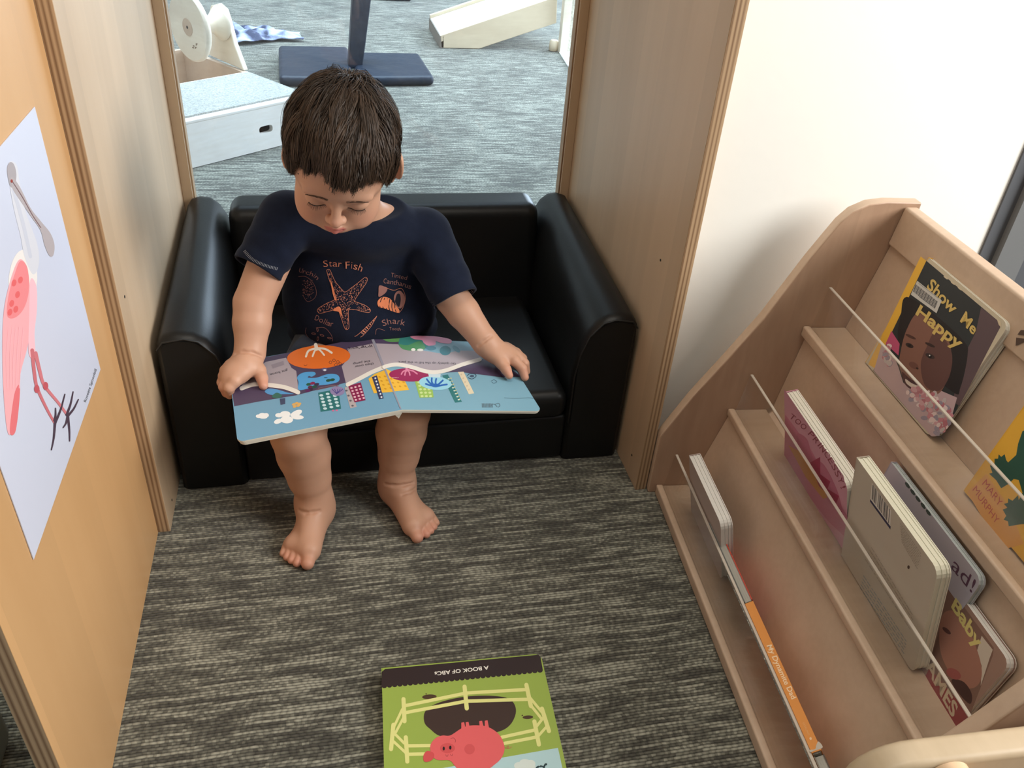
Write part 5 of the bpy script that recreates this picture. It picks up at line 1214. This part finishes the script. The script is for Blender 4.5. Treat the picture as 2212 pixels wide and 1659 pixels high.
def grow(d0, length, wig, lift, nseg=11):
    """march away from the crown over the scalp; d0 unit directions (n,3)"""
    n = len(d0); d = d0.copy(); pts = np.zeros((n, nseg + 1, 3)); alive = np.ones(n, bool)
    for i in range(nseg + 1):
        t = i / nseg; r = 1 + 0 * lift
        off = lift * (1 - (1 - min(1, t * 3.0)) ** 2) * (1 - .35 * max(0, t - .6) / .4)
        off = off * (1 - .8 * np.clip((.035 - d[:, 2] * .0825) / .06, 0, 1) * np.clip(np.abs(d[:, 0]) * 1.6 - .35, 0, 1))
        pts[:, i] = d * (RX + off[:, None])
        tan = -(crown - (d @ crown)[:, None] * d); ln = np.linalg.norm(tan, axis=1, keepdims=True); tan = tan / np.maximum(ln, 1e-3)
        side = np.cross(d, tan)
        gr = np.array([0, 0, -1.0]) - (d @ np.array([0, 0, -1.0]))[:, None] * d
        tan = tan + side * (wig + .25 * np.sin(6 * t + wig * 30))[:, None] * .55 + gr * .35
        tan /= np.linalg.norm(tan, axis=1, keepdims=True)
        st_ = (length / nseg / .082)[:, None]; nd = d + tan * st_; nd /= np.linalg.norm(nd, axis=1, keepdims=True)
        q_ = nd * RX; lim = fringe(q_[:, 0], q_[:, 1], q_[:, 2])
        ok = q_[:, 2] > lim + np.abs(wig) * .010 - .002
        nd = np.where(ok[:, None], nd, d); d = nd
    return pts
gd = samp(NG); glen = rng.uniform(.050, .072, NG); gw = rng.randn(NG) * .42 + .25 * np.sin(gd[:, 0] * 5 + 1); gl = rng.uniform(.008, .0165, NG); glc = rng.uniform(.6, 1.5, NG)
NS = 26000
sd_ = samp(NS); gi = np.argmax(sd_ @ gd.T + rng.randn(NS, NG) * .0006, axis=1)
P_s = grow(sd_, glen[gi] * rng.uniform(.85, 1.1, NS), gw[gi] + rng.randn(NS) * .10, gl[gi] * rng.uniform(.55, 1.12, NS)); P_g = grow(gd, glen, gw, gl)
tt = np.linspace(0, 1, 12)[None, :, None] ** 1.6 * .55
P_s = P_s * (1 - tt) + P_g[gi] * tt + (rng.randn(NS, 1, 3) * .0022) * np.linspace(0, 1, 12)[None, :, None]
# crown tuft volume
bump_ = np.exp(-((P_s / RX - crown * 1.05) ** 2).sum(-1) / .35) * .0065; P_s = P_s * (1 + (bump_ / .09)[..., None])
nrm = P_s / RX ** 2; nrm /= np.linalg.norm(nrm, axis=-1, keepdims=True)
tg = np.gradient(P_s, axis=1); sdv = np.cross(nrm, tg); sl = np.linalg.norm(sdv, axis=-1, keepdims=True); sdv = np.where(sl > 1e-7, sdv / np.maximum(sl, 1e-7), np.array([1.0, 0, 0]))
tl = rng.randn(NS, 1, 1) * .5; sdv = sdv + nrm * tl; sdv /= np.linalg.norm(sdv, axis=-1, keepdims=True)
cl_ = np.concatenate([np.zeros((NS, 1)), np.cumsum(np.linalg.norm(np.diff(P_s, axis=1), axis=-1), 1)], 1); fr_ = cl_ / np.maximum(cl_[:, -1:], 1e-6)
wdt = (.00046 * (1 - fr_ ** 2.5 * .93))[:, :, None] * rng.uniform(.7, 1.3, (NS, 1, 1))
Lp, Rp = P_s - sdv * wdt, P_s + sdv * wdt
allv = np.stack([Lp, Rp], 2).reshape(NS, -1, 3); base_i = (np.arange(NS) * 24)[:, None, None]; sg = np.arange(11)[None, :, None] * 2
fc = (base_i + sg + np.array([0, 1, 3, 2])[None, None, :]).reshape(-1, 4)
keep = (np.linalg.norm(np.diff(P_s, axis=1), axis=-1) > 1.4e-3).reshape(-1); fc = fc[keep]
wv = allv.reshape(-1, 3) @ RH + nv(HC)
tone = np.array([.034, .021, .0135])[None] * (glc[gi] * rng.uniform(.7, 1.4, NS))[:, None]; tone = np.repeat(tone, 24, 0)
tip = np.tile(np.repeat(np.linspace(0, 1, 12), 2), NS)[:, None]; tone = tone * (1 + .35 * tip)
# cap under the strands
capv, capf = [], []; nu, nw = 60, 48
for i in range(nu + 1):
    for j in range(nw):
        th_ = math.pi * i / nu; az = 2 * math.pi * j / nw; capv.append((RX + .004) * np.array([math.sin(th_) * math.cos(az), math.sin(th_) * math.sin(az), math.cos(th_)]))
capv = np.array(capv); 
for i in range(nu):
    for j in range(nw):
        f4 = [i * nw + j, (i + 1) * nw + j, (i + 1) * nw + (j + 1) % nw, i * nw + (j + 1) % nw]; c_ = capv[f4].mean(0)
        if c_[2] > fringe(*c_[:, None])[0] + (.008 if c_[1] > .02 else .003): capf.append(f4)
k0 = len(wv); wv = np.vstack([wv, capv @ RH + nv(HC)]); fc = np.vstack([fc, np.array(capf) + k0]); tone = np.vstack([tone, np.tile([.022, .014, .009], (len(capv), 1))])
M_hair = mat('dark_brown_hair', (.04, .025, .016), .52, .30, attr='hair_tone'); M_hair.node_tree.nodes['Principled BSDF'].inputs['Anisotropic'].default_value = .5
mesh_obj('hair', wv, fc, [M_hair], person, tone, 'hair_tone')
# lashes and brows
M_lash = mat('lash', (.012, .008, .006), .6); M_brow = mat('brow', (.15, .085, .055), .7)
bb = BVHTree.FromPolygons([Vector(p) for p in hv[::1]], [tuple(p) for p in hf.tolist()])
def snap(e, f, u, off=.0003):
    p = H(e, f, u); loc, nn, i_, d_ = bb.find_nearest(p); return loc + nn * off, nn
for s_ in (-1, 1):
    mb = MB(); line = []
    for i in range(13):
        t = i / 12 * 2 - 1; e = s_ * .028 + t * .0125; u = -.0275 + .0045 * (t * t) * 1.0; p, nn = snap(e, .085, u, .0002); line.append(p)
    mb.tube(line, [.0003] + [.00065] * 11 + [.0003], M_lash, 6)
    for i in range(30):
        t = (i + .5) / 30 * 2 - 1; e = s_ * .028 + t * .0125; u = -.0275 + .0045 * t * t; p, nn = snap(e, .085, u, .0002)
        dirn = (HFv * .75 - HUv * .55 + HE * (t * .65 + rng.uniform(-.12, .12))).normalized(); ln = .0075 * (1 - .35 * abs(t)) * rng.uniform(.8, 1.1)
        mb.tube([p, p + dirn * ln * .5 - HUv * .0002, p + dirn * ln + HUv * .0010], [.00022, .00017, .00006], M_lash, 3, False)
    mb.build('eyelashes', person)
    mb = MB()
    for i in range(130):
        t = rng.uniform(-1, 1); e = s_ * (.0265) + s_ * t * .0150; u = .0005 - .0025 * t * t + rng.uniform(-.0019, .0019) * (1 - .4 * t); p, nn = snap(e, .09, u, .0002)
        dirn = (HE * s_ * 1.0 + HUv * (.35 - .5 * t)).normalized(); mb.tube([p, p + dirn * .0036 + nn * .0003], [.00020, .00007], M_brow, 3, False)
    mb.build('eyebrow', person)
